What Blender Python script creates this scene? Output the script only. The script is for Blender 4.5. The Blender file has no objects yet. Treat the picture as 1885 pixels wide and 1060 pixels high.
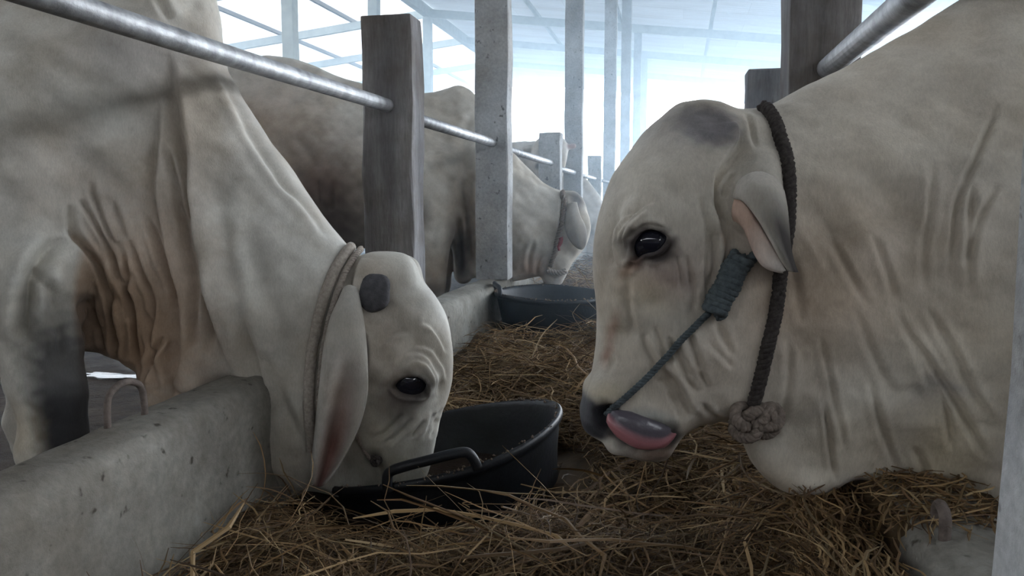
import bpy, bmesh, math, random
import numpy as np
from mathutils import Vector, Matrix
from mathutils.bvhtree import BVHTree

SC = bpy.context.scene
COL = SC.collection
rng = np.random.default_rng(7)
random.seed(7)

# ---------------------------------------------------------------- camera
FPX = 1451.0                      # focal length in pixels of the 1885 x 1060 frame
CX, CY = 942.5, 530.0
PITCH = math.atan(164.0 / FPX)
YAW = math.atan(308.0 / FPX * math.cos(PITCH))
CAMZ = 0.72
CAM = np.array([0.0, 0.0, CAMZ])
cd = bpy.data.cameras.new('camera')
cam = bpy.data.objects.new('camera', cd)
COL.objects.link(cam)
cd.sensor_fit = 'HORIZONTAL'
cd.sensor_width = 36.0
cd.lens = 36.0 * FPX / 1885.0
cd.clip_start = 0.02
cd.clip_end = 400
cam.location = CAM
cam.rotation_euler = (math.pi / 2 - PITCH, 0, YAW)
SC.camera = cam
RIGHT = np.array([math.cos(YAW), math.sin(YAW), 0.0])
FWD = np.array([-math.sin(YAW) * math.cos(PITCH), math.cos(YAW) * math.cos(PITCH), -math.sin(PITCH)])
UP = np.cross(RIGHT, FWD)

# ---------------------------------------------------------------- world, sun, exposure
SKY, GLOW = 1.3, 7.0
W = bpy.data.worlds.new('overcast_sky')
SC.world = W
W.use_nodes = True
nt = W.node_tree
bg = nt.nodes['Background']
tc = nt.nodes.new('ShaderNodeTexCoord')
sx = nt.nodes.new('ShaderNodeSeparateXYZ')
rp = nt.nodes.new('ShaderNodeValToRGB')
nt.links.new(tc.outputs['Generated'], sx.inputs[0])
nt.links.new(sx.outputs['Z'], rp.inputs[0])
rp.color_ramp.elements[0].position = 0.0
rp.color_ramp.elements[0].color = (0.97, 0.985, 1.0, 1)
rp.color_ramp.elements[1].position = 0.7
rp.color_ramp.elements[1].color = (0.82, 0.90, 1.0, 1)
# the sun stands veiled low over the far end of the barn: a broad glow in the cloud
SUN = Vector((0.10, 0.97, 0.22)).normalized()
dt = nt.nodes.new('ShaderNodeVectorMath'); dt.operation = 'DOT_PRODUCT'
dt.inputs[1].default_value = SUN
nt.links.new(tc.outputs['Generated'], dt.inputs[0])
mx = nt.nodes.new('ShaderNodeMath'); mx.operation = 'MAXIMUM'; mx.inputs[1].default_value = 0.0
nt.links.new(dt.outputs['Value'], mx.inputs[0])
pw = nt.nodes.new('ShaderNodeMath'); pw.operation = 'POWER'; pw.inputs[1].default_value = 7.0
nt.links.new(mx.outputs[0], pw.inputs[0])
ml = nt.nodes.new('ShaderNodeMath'); ml.operation = 'MULTIPLY_ADD'; ml.inputs[1].default_value = GLOW; ml.inputs[2].default_value = SKY
nt.links.new(pw.outputs[0], ml.inputs[0])
nt.links.new(ml.outputs[0], bg.inputs['Strength'])
nt.links.new(rp.outputs[0], bg.inputs['Color'])
sd = bpy.data.lights.new('hazy_sun', 'SUN')
so = bpy.data.objects.new('hazy_sun', sd)
COL.objects.link(so)
sd.energy = 0.7
sd.angle = math.radians(25)
sd.color = (1.0, 0.98, 0.95)
SUN_DIR = SUN
so.rotation_euler = SUN_DIR.to_track_quat('Z', 'Y').to_euler()
SC.view_settings.view_transform = 'Standard'
SC.view_settings.look = 'None'
SC.view_settings.gamma = 1.0
SC.view_settings.use_curve_mapping = False
SC.view_settings.exposure = 2.3
SC.cycles.use_denoising = True
SC.cycles.max_bounces = 8
SC.cycles.diffuse_bounces = 4
SC.cycles.sample_clamp_indirect = 8.0

# ---------------------------------------------------------------- helpers
def P(px, py, d):
    """world point seen at a pixel at forward depth d"""
    return CAM + d * (RIGHT * (px - CX) / FPX + UP * (CY - py) / FPX + FWD)
def ray(px, py):
    v = RIGHT * (px - CX) / FPX + UP * (CY - py) / FPX + FWD
    return v
def PY(px, py, Y):
    v = ray(px, py); return CAM + v * (Y / v[1])
def PZ(px, py, Z):
    v = ray(px, py); return CAM + v * ((Z - CAMZ) / v[2])
def project(p):
    q = np.asarray(p) - CAM
    z = q @ FWD
    return CX + FPX * (q @ RIGHT) / z, CY - FPX * (q @ UP) / z

def mesh_np(name, verts, faces, smooth=True):
    """mesh from numpy arrays; faces (n,4) or (n,3)"""
    me = bpy.data.meshes.new(name)
    verts = np.ascontiguousarray(verts, dtype=np.float32)
    faces = np.ascontiguousarray(faces, dtype=np.int32)
    k = faces.shape[1]
    me.vertices.add(len(verts))
    me.vertices.foreach_set('co', verts.ravel())
    me.loops.add(faces.size)
    me.loops.foreach_set('vertex_index', faces.ravel())
    me.polygons.add(len(faces))
    me.polygons.foreach_set('loop_start', np.arange(0, faces.size, k, dtype=np.int32))
    me.polygons.foreach_set('use_smooth', np.full(len(faces), smooth, dtype=bool))
    me.update(calc_edges=True)
    me.validate()
    return me
def link(name, me, mat=None, parent=None):
    o = bpy.data.objects.new(name, me)
    COL.objects.link(o)
    if mat is not None:
        me.materials.append(mat)
    if parent is not None:
        o.parent = parent
    return o
def empty(name, loc=(0, 0, 0)):
    o = bpy.data.objects.new(name, None)
    COL.objects.link(o)
    o.location = loc
    o.empty_display_size = 0.1
    return o
def tag(o, label, cat, group=None, kind=None):
    o['label'] = label
    o['category'] = cat
    if group: o['group'] = group
    if kind: o['kind'] = kind
    return o
def structure(o):
    o['kind'] = 'structure'
    return o
def put(o, parent):
    """parent a mesh whose vertices are in world space to a thing standing at its own place"""
    o.parent = parent
    o.matrix_parent_inverse = Matrix.Translation(-Vector(parent.location))
    return o
def vcol(me, rgb, name='col'):
    a = me.color_attributes.new(name, 'FLOAT_COLOR', 'POINT')
    c = np.ones((len(me.vertices), 4), dtype=np.float32)
    c[:, :3] = rgb
    a.data.foreach_set('color', c.ravel())

def catmull(pts, n=6, closed=False):
    pts = np.asarray(pts, float)
    m = len(pts)
    out = []
    last = m if closed else m - 1
    for i in range(last):
        if closed:
            p0, p1, p2, p3 = pts[(i - 1) % m], pts[i], pts[(i + 1) % m], pts[(i + 2) % m]
        else:
            p0, p1, p2, p3 = pts[max(i - 1, 0)], pts[i], pts[i + 1], pts[min(i + 2, m - 1)]
        for t in np.arange(n) / n:
            out.append(0.5 * ((2 * p1) + (-p0 + p2) * t + (2 * p0 - 5 * p1 + 4 * p2 - p3) * t * t + (-p0 + 3 * p1 - 3 * p2 + p3) * t ** 3))
    if not closed:
        out.append(pts[-1])
    return np.array(out)

def tube(path, rad, seg=12, cap=True):
    """verts, quads of a tube along a path; rad scalar or per point"""
    path = np.asarray(path, float)
    n = len(path)
    rad = np.broadcast_to(np.asarray(rad, float), (n,))
    tg = np.gradient(path, axis=0)
    tg /= np.linalg.norm(tg, axis=1)[:, None] + 1e-12
    ref = np.array([0, 0, 1.0]) if abs(tg[0][2]) < 0.9 else np.array([1.0, 0, 0])
    u = np.cross(tg[0], ref); u /= np.linalg.norm(u)
    V = []
    ang = np.arange(seg) / seg * 2 * math.pi
    for i in range(n):
        u = u - tg[i] * (u @ tg[i]); u /= np.linalg.norm(u) + 1e-12
        v = np.cross(tg[i], u)
        V.append(path[i] + rad[i] * (np.cos(ang)[:, None] * u + np.sin(ang)[:, None] * v))
    V = np.concatenate(V)
    a = np.arange(seg); b = (a + 1) % seg
    F = []
    for i in range(n - 1):
        F.append(np.stack([i * seg + a, i * seg + b, (i + 1) * seg + b, (i + 1) * seg + a], 1))
    if cap:
        V = np.concatenate([V, path[:1], path[-1:]])
        c0, c1 = n * seg, n * seg + 1
        F.append(np.stack([b, a, np.full(seg, c0), np.full(seg, c0)], 1))
        F.append(np.stack([(n - 1) * seg + a, (n - 1) * seg + b, np.full(seg, c1), np.full(seg, c1)], 1))
    return V, np.concatenate(F)
def merge(parts):
    V, F, o = [], [], 0
    for v, f in parts:
        V.append(v); F.append(f + o); o += len(v)
    return np.concatenate(V), np.concatenate(F)
def clean(me):
    """turn the doubled corner of cap quads into triangles"""
    bm = bmesh.new(); bm.from_mesh(me)
    bmesh.ops.remove_doubles(bm, verts=bm.verts, dist=1e-6)
    bmesh.ops.recalc_face_normals(bm, faces=bm.faces)
    bm.to_mesh(me); bm.free(); me.update()
def tube_obj(name, path, rad, mat, parent=None, seg=12):
    V, F = tube(path, rad, seg)
    F3 = []
    me = bpy.data.meshes.new(name)
    me.from_pydata(V.tolist(), [], [list(dict.fromkeys(f)) for f in F.tolist()])
    for p in me.polygons: p.use_smooth = True
    clean(me)
    o = link(name, me, mat)
    if parent is not None: put(o, parent)
    return o
def twist_rope(path, r, strands=3, turns_per_m=28, seg=6):
    """a laid rope: strands wound round a centre path"""
    path = np.asarray(path, float)
    L = np.concatenate([[0], np.cumsum(np.linalg.norm(np.diff(path, axis=0), axis=1))])
    step = min(0.25 / turns_per_m * 0.35, r * 0.8)
    n = max(8, int(L[-1] / step))
    t = np.linspace(0, L[-1], n)
    c = np.stack([np.interp(t, L, path[:, k]) for k in range(3)], 1)
    tg = np.gradient(c, axis=0); tg /= np.linalg.norm(tg, axis=1)[:, None] + 1e-12
    ref = np.array([0.13, 0.2, 0.97])
    u = np.cross(tg, ref); u /= np.linalg.norm(u, axis=1)[:, None] + 1e-12
    v = np.cross(tg, u)
    parts = []
    for k in range(strands):
        a = t * turns_per_m * 2 * math.pi + k * 2 * math.pi / strands
        q = c + r * 0.5 * (np.cos(a)[:, None] * u + np.sin(a)[:, None] * v)
        parts.append(tube(q, r * 0.56, seg))
    return merge(parts)
def mesh_obj(name, V, F, mat, parent=None, smooth=True):
    me = bpy.data.meshes.new(name)
    me.from_pydata(np.asarray(V).tolist(), [], [list(dict.fromkeys(int(i) for i in f)) for f in F])
    for p in me.polygons: p.use_smooth = smooth
    me.update()
    o = link(name, me, mat)
    if parent is not None: put(o, parent)
    return o

# ---------------------------------------------------------------- materials
def material(name, rough=0.8, metallic=0.0, spec=0.3):
    m = bpy.data.materials.new(name)
    m.use_nodes = True
    b = m.node_tree.nodes['Principled BSDF']
    b.inputs['Roughness'].default_value = rough
    b.inputs['Metallic'].default_value = metallic
    b.inputs['Specular IOR Level'].default_value = spec
    return m, m.node_tree, b
def N(nt, t, **kw):
    n = nt.nodes.new(t)
    for k, v in kw.items():
        if k in n.inputs: n.inputs[k].default_value = v
        else: setattr(n, k, v)
    return n
def noise(nt, scale, detail=4, rough=0.55, vec=None, stretch=None, coord='Object'):
    t = N(nt, 'ShaderNodeTexCoord')
    mp = N(nt, 'ShaderNodeMapping')
    if stretch: mp.inputs['Scale'].default_value = stretch
    nt.links.new(t.outputs[coord], mp.inputs['Vector'])
    n = N(nt, 'ShaderNodeTexNoise')
    n.inputs['Scale'].default_value = scale
    n.inputs['Detail'].default_value = detail
    n.inputs['Roughness'].default_value = rough
    nt.links.new(mp.outputs[0], n.inputs['Vector'])
    return n
def ramp(nt, src, stops):
    r = N(nt, 'ShaderNodeValToRGB')
    el = r.color_ramp.elements
    while len(el) < len(stops): el.new(0.5)
    for e, (p, c) in zip(el, stops):
        e.position = p
        e.color = (*c, 1) if len(c) == 3 else c
    nt.links.new(src, r.inputs[0])
    return r
def mix(nt, kind, fac, a, b):
    m = N(nt, 'ShaderNodeMix', data_type='RGBA', blend_type=kind)
    for s, v in ((0, fac), (6, a), (7, b)):
        if isinstance(v, (int, float)): m.inputs[s].default_value = v
        elif isinstance(v, tuple): m.inputs[s].default_value = (*v, 1)
        else: nt.links.new(v, m.inputs[s])
    return m.outputs[2]
def bump(nt, bsdf, src, strength=0.3, dist=0.01):
    b = N(nt, 'ShaderNodeBump')
    b.inputs['Strength'].default_value = strength
    b.inputs['Distance'].default_value = dist
    nt.links.new(src, b.inputs['Height'])
    nt.links.new(b.outputs[0], bsdf.inputs['Normal'])
    return b

def hide_material(name, tint=(1, 1, 1)):
    m, nt, b = material(name, 0.78, 0, 0.2)
    at = N(nt, 'ShaderNodeVertexColor', layer_name='col')
    n1 = noise(nt, 9, 5, 0.6)
    r1 = ramp(nt, n1.outputs[0], [(0.30, (0.88, 0.865, 0.84)), (0.68, (1.26, 1.25, 1.22))])
    n2 = noise(nt, 260, 3, 0.7, stretch=(1, 1, 0.35))
    r2 = ramp(nt, n2.outputs[0], [(0.25, (0.88, 0.88, 0.88)), (0.75, (1.10, 1.10, 1.10))])
    c = mix(nt, 'MULTIPLY', 1.0, at.outputs[0], r1.outputs[0])
    c = mix(nt, 'MULTIPLY', 1.0, c, r2.outputs[0])
    n5 = noise(nt, 4.2, 4, 0.6)
    r5 = ramp(nt, n5.outputs[0], [(0.38, (0.74, 0.69, 0.63)), (0.60, (1, 1, 1))])
    c = mix(nt, 'MULTIPLY', 0.8, c, r5.outputs[0])
    c = mix(nt, 'MULTIPLY', 1.0, c, tint)
    nt.links.new(c, b.inputs['Base Color'])
    b.inputs['Sheen Weight'].default_value = 0.08
    b.inputs['Sheen Roughness'].default_value = 0.5
    n3 = noise(nt, 420, 2, 0.7, stretch=(1, 1, 0.4))
    bump(nt, b, n3.outputs[0], 0.22, 0.003)
    return m
def stone(name, c0, c1, c2, scale=6, rough=0.9, bs=0.5, bd=0.01, pits=True, stretch=None, dirt=0.7):
    m, nt, b = material(name, rough, 0, 0.25)
    n1 = noise(nt, scale, 6, 0.6, stretch=stretch)
    r1 = ramp(nt, n1.outputs[0], [(0.28, c0), (0.5, c1), (0.72, c2)])
    n2 = noise(nt, scale * 14, 4, 0.65, stretch=stretch)
    r2 = ramp(nt, n2.outputs[0], [(0.3, (0.78, 0.78, 0.78)), (0.7, (1.1, 1.1, 1.1))])
    c = mix(nt, 'MULTIPLY', 1.0, r1.outputs[0], r2.outputs[0])
    if pits:
        n4 = noise(nt, scale * 7, 3, 0.5)
        r4 = ramp(nt, n4.outputs[0], [(0.27, (0.35, 0.33, 0.3)), (0.34, (1, 1, 1))])
        c = mix(nt, 'MULTIPLY', 1.0, c, r4.outputs[0])
    n6 = noise(nt, scale * 0.45, 5, 0.65)
    r6 = ramp(nt, n6.outputs[0], [(0.36, (0.62, 0.54, 0.45)), (0.58, (1.08, 1.08, 1.08))])
    c = mix(nt, 'MULTIPLY', dirt, c, r6.outputs[0])
    nt.links.new(c, b.inputs['Base Color'])
    n3 = noise(nt, scale * 5, 6, 0.7, stretch=stretch)
    bump(nt, b, n3.outputs[0], bs, bd)
    return m
def plain(name, col, rough=0.6, metallic=0.0, spec=0.4, var=0.2, scale=20, bs=0.15, bd=0.004, stretch=None):
    m, nt, b = material(name, rough, metallic, spec)
    n1 = noise(nt, scale, 4, 0.6, stretch=stretch)
    lo = tuple(c * (1 - var) for c in col); hi = tuple(min(1, c * (1 + var)) for c in col)
    r = ramp(nt, n1.outputs[0], [(0.3, lo), (0.7, hi)])
    nt.links.new(r.outputs[0], b.inputs['Base Color'])
    n2 = noise(nt, scale * 5, 4, 0.6, stretch=stretch)
    bump(nt, b, n2.outputs[0], bs, bd)
    return m

M = {}
M['hide'] = hide_material('zebu_hide')
M['skin'] = M['hide']
M['eye'] = plain('dark_eyeball', (0.012, 0.013, 0.022), 0.06, 0, 0.6, 0.1, 30, 0.0)
M['horn'] = plain('grey_horn', (0.085, 0.085, 0.095), 0.75, 0, 0.3, 0.3, 60, 0.4, 0.003)
M['tongue'] = plain('wet_tongue', (0.42, 0.17, 0.19), 0.3, 0, 0.5, 0.15, 60, 0.25, 0.003)
M['tongue_dark'] = plain('grey_tongue', (0.11, 0.10, 0.12), 0.35, 0, 0.5, 0.15, 60, 0.25, 0.003)
M['concrete'] = stone('trough_concrete', (0.15, 0.14, 0.12), (0.24, 0.23, 0.205), (0.33, 0.32, 0.29), 4)
M['post_wood'] = stone('weathered_post', (0.085, 0.083, 0.087), (0.16, 0.157, 0.163), (0.28, 0.275, 0.28), 10, stretch=(1, 1, 0.12), pits=False, bs=0.7)
M['post_concrete'] = stone('post_concrete', (0.33, 0.34, 0.35), (0.43, 0.44, 0.445), (0.54, 0.55, 0.55), 5, bs=0.6)
M['paint'] = plain('pale_painted_timber', (0.56, 0.58, 0.52), 0.7, 0, 0.3, 0.15, 6)
M['galv'] = plain('galvanised_pipe', (0.36, 0.365, 0.375), 0.55, 0.7, 0.5, 0.4, 24, 0.3, 0.003)
M['rust'] = plain('rusty_bar', (0.16, 0.13, 0.115), 0.75, 0.3, 0.4, 0.35, 60, 0.4, 0.003)
M['rubber'] = plain('black_rubber', (0.009, 0.011, 0.015), 0.48, 0, 0.45, 0.5, 14, 0.25, 0.004)
M['rope_grey'] = plain('blue_grey_rope', (0.085, 0.105, 0.115), 0.85, 0, 0.2, 0.35, 140, 0.5, 0.002)
M['rope_dark'] = plain('dark_brown_rope', (0.055, 0.048, 0.045), 0.9, 0, 0.2, 0.4, 160, 0.6, 0.002)
M['rope_tan'] = plain('tan_rope', (0.20, 0.165, 0.14), 0.9, 0, 0.2, 0.3, 140, 0.5, 0.002)
M['rope_cream'] = plain('cream_rope', (0.36, 0.32, 0.28), 0.9, 0, 0.2, 0.25, 140, 0.5, 0.002)
# ---------------------------------------------------------------- cattle: a half-width field over the sagittal plane
def blur(a, s):
    k = int(3 * s) + 1
    g = np.exp(-0.5 * (np.arange(-k, k + 1) / s) ** 2); g /= g.sum()
    for ax in (0, 1):
        p = np.pad(a, [(k, k) if i == ax else (0, 0) for i in range(2)], mode='edge')
        a = sum(g[j] * np.take(p, np.arange(j, j + a.shape[ax]), axis=ax) for j in range(2 * k + 1))
    return a
def poly_dist(poly, X, Y):
    """signed distance (inside positive) of points to a closed polygon"""
    shp = X.shape; x = X.ravel().astype(np.float32); y = Y.ravel().astype(np.float32)
    d2 = np.full(x.shape, 1e12, np.float32); ins = np.zeros(x.shape, bool)
    m = len(poly)
    for i in range(m):
        ax, ay = poly[i]; bx, by = poly[(i + 1) % m]
        ex, ey = bx - ax, by - ay
        t = np.clip(((x - ax) * ex + (y - ay) * ey) / (ex * ex + ey * ey + 1e-9), 0, 1)
        dx, dy = x - ax - t * ex, y - ay - t * ey
        np.minimum(d2, dx * dx + dy * dy, out=d2)
        if ay != by:
            c = (ay > y) != (by > y)
            ins ^= c & (x < ax + (y - ay) / (by - ay) * ex)
    d = np.sqrt(d2)
    return np.where(ins, d, -d).reshape(shp)
def tps(ctrl, vals, X, Y, lam=1e-3):
    c = np.asarray(ctrl, float) / 100.0
    n = len(c)
    def phi(r2): return np.where(r2 > 1e-12, 0.5 * r2 * np.log(r2 + 1e-12), 0)
    K = phi(((c[:, None] - c[None]) ** 2).sum(-1)) + lam * np.eye(n)
    Pm = np.concatenate([np.ones((n, 1)), c], 1)
    A = np.zeros((n + 3, n + 3)); A[:n, :n] = K; A[:n, n:] = Pm; A[n:, :n] = Pm.T
    b = np.zeros((n + 3, vals.shape[1])); b[:n] = vals
    w = np.linalg.solve(A, b)
    x = X.ravel() / 100.0; y = Y.ravel() / 100.0
    out = np.zeros((x.size, vals.shape[1]))
    for i in range(n):
        out += phi((x - c[i, 0]) ** 2 + (y - c[i, 1]) ** 2)[:, None] * w[i]
    out += w[n] + x[:, None] * w[n + 1] + y[:, None] * w[n + 2]
    return [out[:, k].reshape(X.shape) for k in range(vals.shape[1])]
class Field:
    """regular 2-D grid with bilinear lookup"""
    def __init__(s, x0, y0, step, a): s.x0, s.y0, s.st, s.a = x0, y0, step, a.astype(np.float32)
    def __call__(s, x, y):
        x, y = np.broadcast_arrays(x, y)
        u = np.clip((x - s.x0) / s.st, 0, s.a.shape[0] - 1.001); v = np.clip((y - s.y0) / s.st, 0, s.a.shape[1] - 1.001)
        i = u.astype(np.int32); j = v.astype(np.int32); fu = (u - i).astype(np.float32); fv = (v - j).astype(np.float32)
        a = s.a
        return (a[i, j] * (1 - fu) + a[i + 1, j] * fu) * (1 - fv) + (a[i, j + 1] * (1 - fu) + a[i + 1, j + 1] * fu) * fv
def smin(a, b, k):
    h = np.clip(0.5 + 0.5 * (b - a) / k, 0, 1)
    return b * (1 - h) + a * h - k * h * (1 - h)
def round_cone(p, a, b, ra, rb):
    a = np.asarray(a, float); b = np.asarray(b, float)
    ab = b - a
    x, y, w = p
    t = np.clip(((x - a[0]) * ab[0] + (y - a[1]) * ab[1] + (w - a[2]) * ab[2]) / (ab @ ab + 1e-9), 0, 1)
    return np.sqrt((x - a[0] - t * ab[0]) ** 2 + (y - a[1] - t * ab[1]) ** 2 + (w - a[2] - t * ab[2]) ** 2) - (ra + (rb - ra) * t)
def surface_nets(xs, ys, ws, V):
    nx, ny, nz = V.shape
    S = V < 0
    c = np.zeros((nx - 1, ny - 1, nz - 1), np.int8)
    for i in (0, 1):
        for j in (0, 1):
            for k in (0, 1):
                c += S[i:nx - 1 + i, j:ny - 1 + j, k:nz - 1 + k]
    act = (c > 0) & (c < 8)
    ii, jj, kk = np.nonzero(act)
    idx = np.full(act.shape, -1, np.int32)
    idx[ii, jj, kk] = np.arange(len(ii))
    acc = np.zeros((len(ii), 3)); cnt = np.zeros(len(ii))
    cor = [(i, j, k) for i in (0, 1) for j in (0, 1) for k in (0, 1)]
    for a in cor:
        for b in cor:
            if sum(b) - sum(a) == 1 and sum(abs(p - q) for p, q in zip(a, b)) == 1:
                va = V[ii + a[0], jj + a[1], kk + a[2]]; vb = V[ii + b[0], jj + b[1], kk + b[2]]
                m = (va < 0) != (vb < 0)
                t = np.where(m, va / np.where(m, va - vb, 1), 0)
                pa = np.stack([xs[ii + a[0]], ys[jj + a[1]], ws[kk + a[2]]], 1)
                pb = np.stack([xs[ii + b[0]], ys[jj + b[1]], ws[kk + b[2]]], 1)
                acc += np.where(m[:, None], pa + (pb - pa) * t[:, None], 0); cnt += m
    verts = acc / cnt[:, None]
    quads = []
    for ax in range(3):
        sl = [slice(1, -1)] * 3
        sa = list(sl); sb = list(sl); sa[ax] = slice(0, -1); sb[ax] = slice(1, None)
        A = S[tuple(sa)]; B = S[tuple(sb)]
        e = np.argwhere(A != B)
        off = np.ones(3, int); off[ax] = 0
        e = e + off
        fl = S[e[:, 0], e[:, 1], e[:, 2]]
        u, v = [(1, 2), (2, 0), (0, 1)][ax]
        du = np.zeros(3, int); du[u] = 1; dv = np.zeros(3, int); dv[v] = 1
        q = [idx[tuple((e - du - dv).T)], idx[tuple((e - dv).T)], idx[tuple(e.T)], idx[tuple((e - du).T)]]
        q = np.stack(q, 1)
        q[~fl] = q[~fl][:, ::-1]
        quads.append(q)
    return verts, np.concatenate(quads)

def axis_grid(segs):
    """segs: list of (start, end, step) in order"""
    out = []
    for a, b, s in segs:
        n = max(1, int(round((b - a) / s)))
        out.append(np.linspace(a, b, n, endpoint=False))
    out.append([segs[-1][1]])
    return np.concatenate(out)

class Cow:
    """An animal mirrored about its sagittal plane, which stands at depth D and faces the aisle.
    Plane coordinates are x to the right, y down, w sideways out of the animal, all in units of D / FPX metres."""
    def __init__(s, D, outline, ctrl, bounds, fstep=4.0, p=2.2, soft=5.0):
        s.D = D; s.s = D / FPX; s.p = p
        poly = catmull(outline, 5, closed=True)
        x0, x1, y0, y1 = bounds
        gx = np.arange(x0, x1 + fstep, fstep); gy = np.arange(y0, y1 + fstep, fstep)
        X, Y = np.meshgrid(gx, gy, indexing='ij')
        d = poly_dist(poly, X, Y)
        if soft: d = blur(d, soft / fstep)
        h, R = tps([c[:2] for c in ctrl], np.array([[math.log(c[2]), math.log(c[3])] for c in ctrl]), X, Y)
        h = np.exp(h); R = np.exp(R)
        h = np.clip(h, min(c[2] for c in ctrl) * 0.8, max(c[2] for c in ctrl) * 1.1); R = np.clip(R, min(c[3] for c in ctrl) * 0.8, max(c[3] for c in ctrl) * 1.1)
        s.fd = Field(x0, y0, fstep, d); s.fh = Field(x0, y0, fstep, h); s.fR = Field(x0, y0, fstep, R)
        s.prims = []; s.gain = 2.1; s.lump = 1.0
        s.dx0, s.dy0 = x0, y0
        s.disp = []
    def width(s, x, y):
        t = np.clip(1 - s.fd(x, y) / s.fR(x, y), 0, 1)
        return s.fh(x, y) * np.maximum(1 - t ** s.p, 0) ** (1 / s.p)
    def plane(s, px, py):
        """pixel -> plane coordinates of the near flank under it"""
        px = np.asarray(px, float); py = np.asarray(py, float)
        x, y = px.copy(), py.copy()
        for _ in range(8):
            w = s.width(x, y)
            x = CX + (px - CX) * (1 - w / FPX); y = CY + (py - CY) * (1 - w / FPX)
        return x, y
    def at(s, px, py, w):
        k = 1 - w / FPX
        return (CX + (px - CX) * k, CY + (py - CY) * k, w)
    def F(s, x, y, w):
        aw = np.abs(w)
        h = s.fh(x, y); R = s.fR(x, y)
        t = 1 - np.clip(s.fd(x, y) / R, -4, 1)
        f = ((aw / h) ** s.p + t ** s.p)
        v = (np.maximum(f, 1e-6) ** (1 / s.p) - 1) * np.minimum(h, R)
        for (kind, a, b, ra, rb, k) in s.prims:
            q = round_cone((x, y, w if 'a' in kind else aw), a, b, ra, rb)
            if '+' in kind: v = smin(v, q, k)
            else: v = -smin(-v, q, k)
        return v
    def add(s, a, b, ra, rb, k=20, kind='+'): s.prims.append((kind, a, b, ra, rb, k))
    def build(s, xseg, yseg, wseg):
        xs, ys, ws = axis_grid(xseg), axis_grid(yseg), axis_grid(wseg)
        V = np.empty((len(xs), len(ys), len(ws)), np.float32)
        for i0 in range(0, len(xs), 24):
            V[i0:i0 + 24] = s.F(xs[i0:i0 + 24, None, None], ys[None, :, None], ws[None, None, :])
        v, q = surface_nets(xs, ys, ws, V)
        e = 1.0
        for it in range(3):
            f = s.F(v[:, 0], v[:, 1], v[:, 2])
            g = s.grad(v, e)
            n2 = (g ** 2).sum(1) + 1e-6
            v = v - g * np.clip(f / n2, -4, 4)[:, None] * 0.8
        s.v, s.q = v, q
        s.n = s.grad(v, 2.0); s.n /= np.linalg.norm(s.n, axis=1)[:, None] + 1e-9
        return v, q
    def grad(s, v, e):
        x, y, w = v.T
        return np.stack([s.F(x + e, y, w) - s.F(x - e, y, w), s.F(x, y + e, w) - s.F(x, y - e, w), s.F(x, y, w + e) - s.F(x, y, w - e)], 1) / (2 * e)
    # ---- wrinkles: each stroke is drawn over the near flank in pixels, kept in plane coordinates and pressed into both flanks
    def stroke(s, pts, kind, amp, wid, wid2=None, taper=True):
        pts = np.asarray(pts, float)
        x, y = s.plane(pts[:, 0], pts[:, 1])
        c = catmull(np.stack([x, y], 1), 5)
        s.disp.append((kind, c, amp, wid, wid2 or wid * 4, taper))
    def apply(s):
        x, y = s.v[:, 0], s.v[:, 1]
        face = np.clip(np.abs(s.n[:, 2]) * 1.8, 0, 1)
        D = np.zeros(len(x))
        for kind, c, amp, wid, wid2, taper in s.disp:
            reach = max(wid * 3.5, wid2 * 3.0)
            lo = c.min(0) - reach; hi = c.max(0) + reach
            m = np.nonzero((x > lo[0]) & (x < hi[0]) & (y > lo[1]) & (y < hi[1]))[0]
            if not len(m): continue
            xx, yy = x[m], y[m]
            best = np.full(len(m), 1e9); sgn = np.zeros(len(m)); par = np.zeros(len(m))
            L = np.concatenate([[0], np.cumsum(np.linalg.norm(np.diff(c, axis=0), axis=1))])
            for i in range(len(c) - 1):
                a = c[i]; e = c[i + 1] - a; l2 = e @ e + 1e-9
                t = np.clip(((xx - a[0]) * e[0] + (yy - a[1]) * e[1]) / l2, 0, 1)
                dx, dy = xx - a[0] - t * e[0], yy - a[1] - t * e[1]
                d = np.hypot(dx, dy)
                b = d < best
                best = np.where(b, d, best)
                sgn = np.where(b, np.sign(e[0] * dy - e[1] * dx), sgn)
                par = np.where(b, (L[i] + t * (L[i + 1] - L[i])) / L[-1], par)
            tp = np.clip(np.minimum(par, 1 - par) * 5, 0, 1) ** 0.7 if taper else 1.0
            if kind == 'crease':
                z = -np.exp(-(best / wid) ** 2) + 0.45 * np.exp(-((best - 2 * wid) / (1.2 * wid)) ** 2)
            elif kind == 'ridge':
                z = np.exp(-(best / wid) ** 2)
            elif kind == 'fold':          # skin lies over itself: raised on the right-hand side of the stroke, sunk on the other
                sd_ = best * sgn
                z = np.tanh(sd_ / wid) * np.exp(-np.abs(sd_) / wid2)
            D[m] += s.gain * amp * tp * z
        r = np.random.default_rng(5)
        w = s.v[:, 2]
        for lam, am in ((150, 1.6), (80, 0.9), (44, 0.42), (24, 0.14)):
            lam *= s.lump
            for _ in range(9):
                k = r.normal(0, 1, 3); k *= 2 * math.pi / (lam * r.uniform(0.7, 1.4)) / np.linalg.norm(k)
                D += am * s.lump * 0.8 * np.sin(x * k[0] + y * k[1] + w * k[2] + r.uniform(0, 6.3))
        s.v = s.v + s.n * (D * (face * 0.9 + 0.1))[:, None]
    def world(s, v):
        v = np.asarray(v, float)
        return CAM + s.s * ((v[:, :1] - CX) * RIGHT + (CY - v[:, 1:2]) * UP + (FPX - v[:, 2:3]) * FWD)
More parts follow.
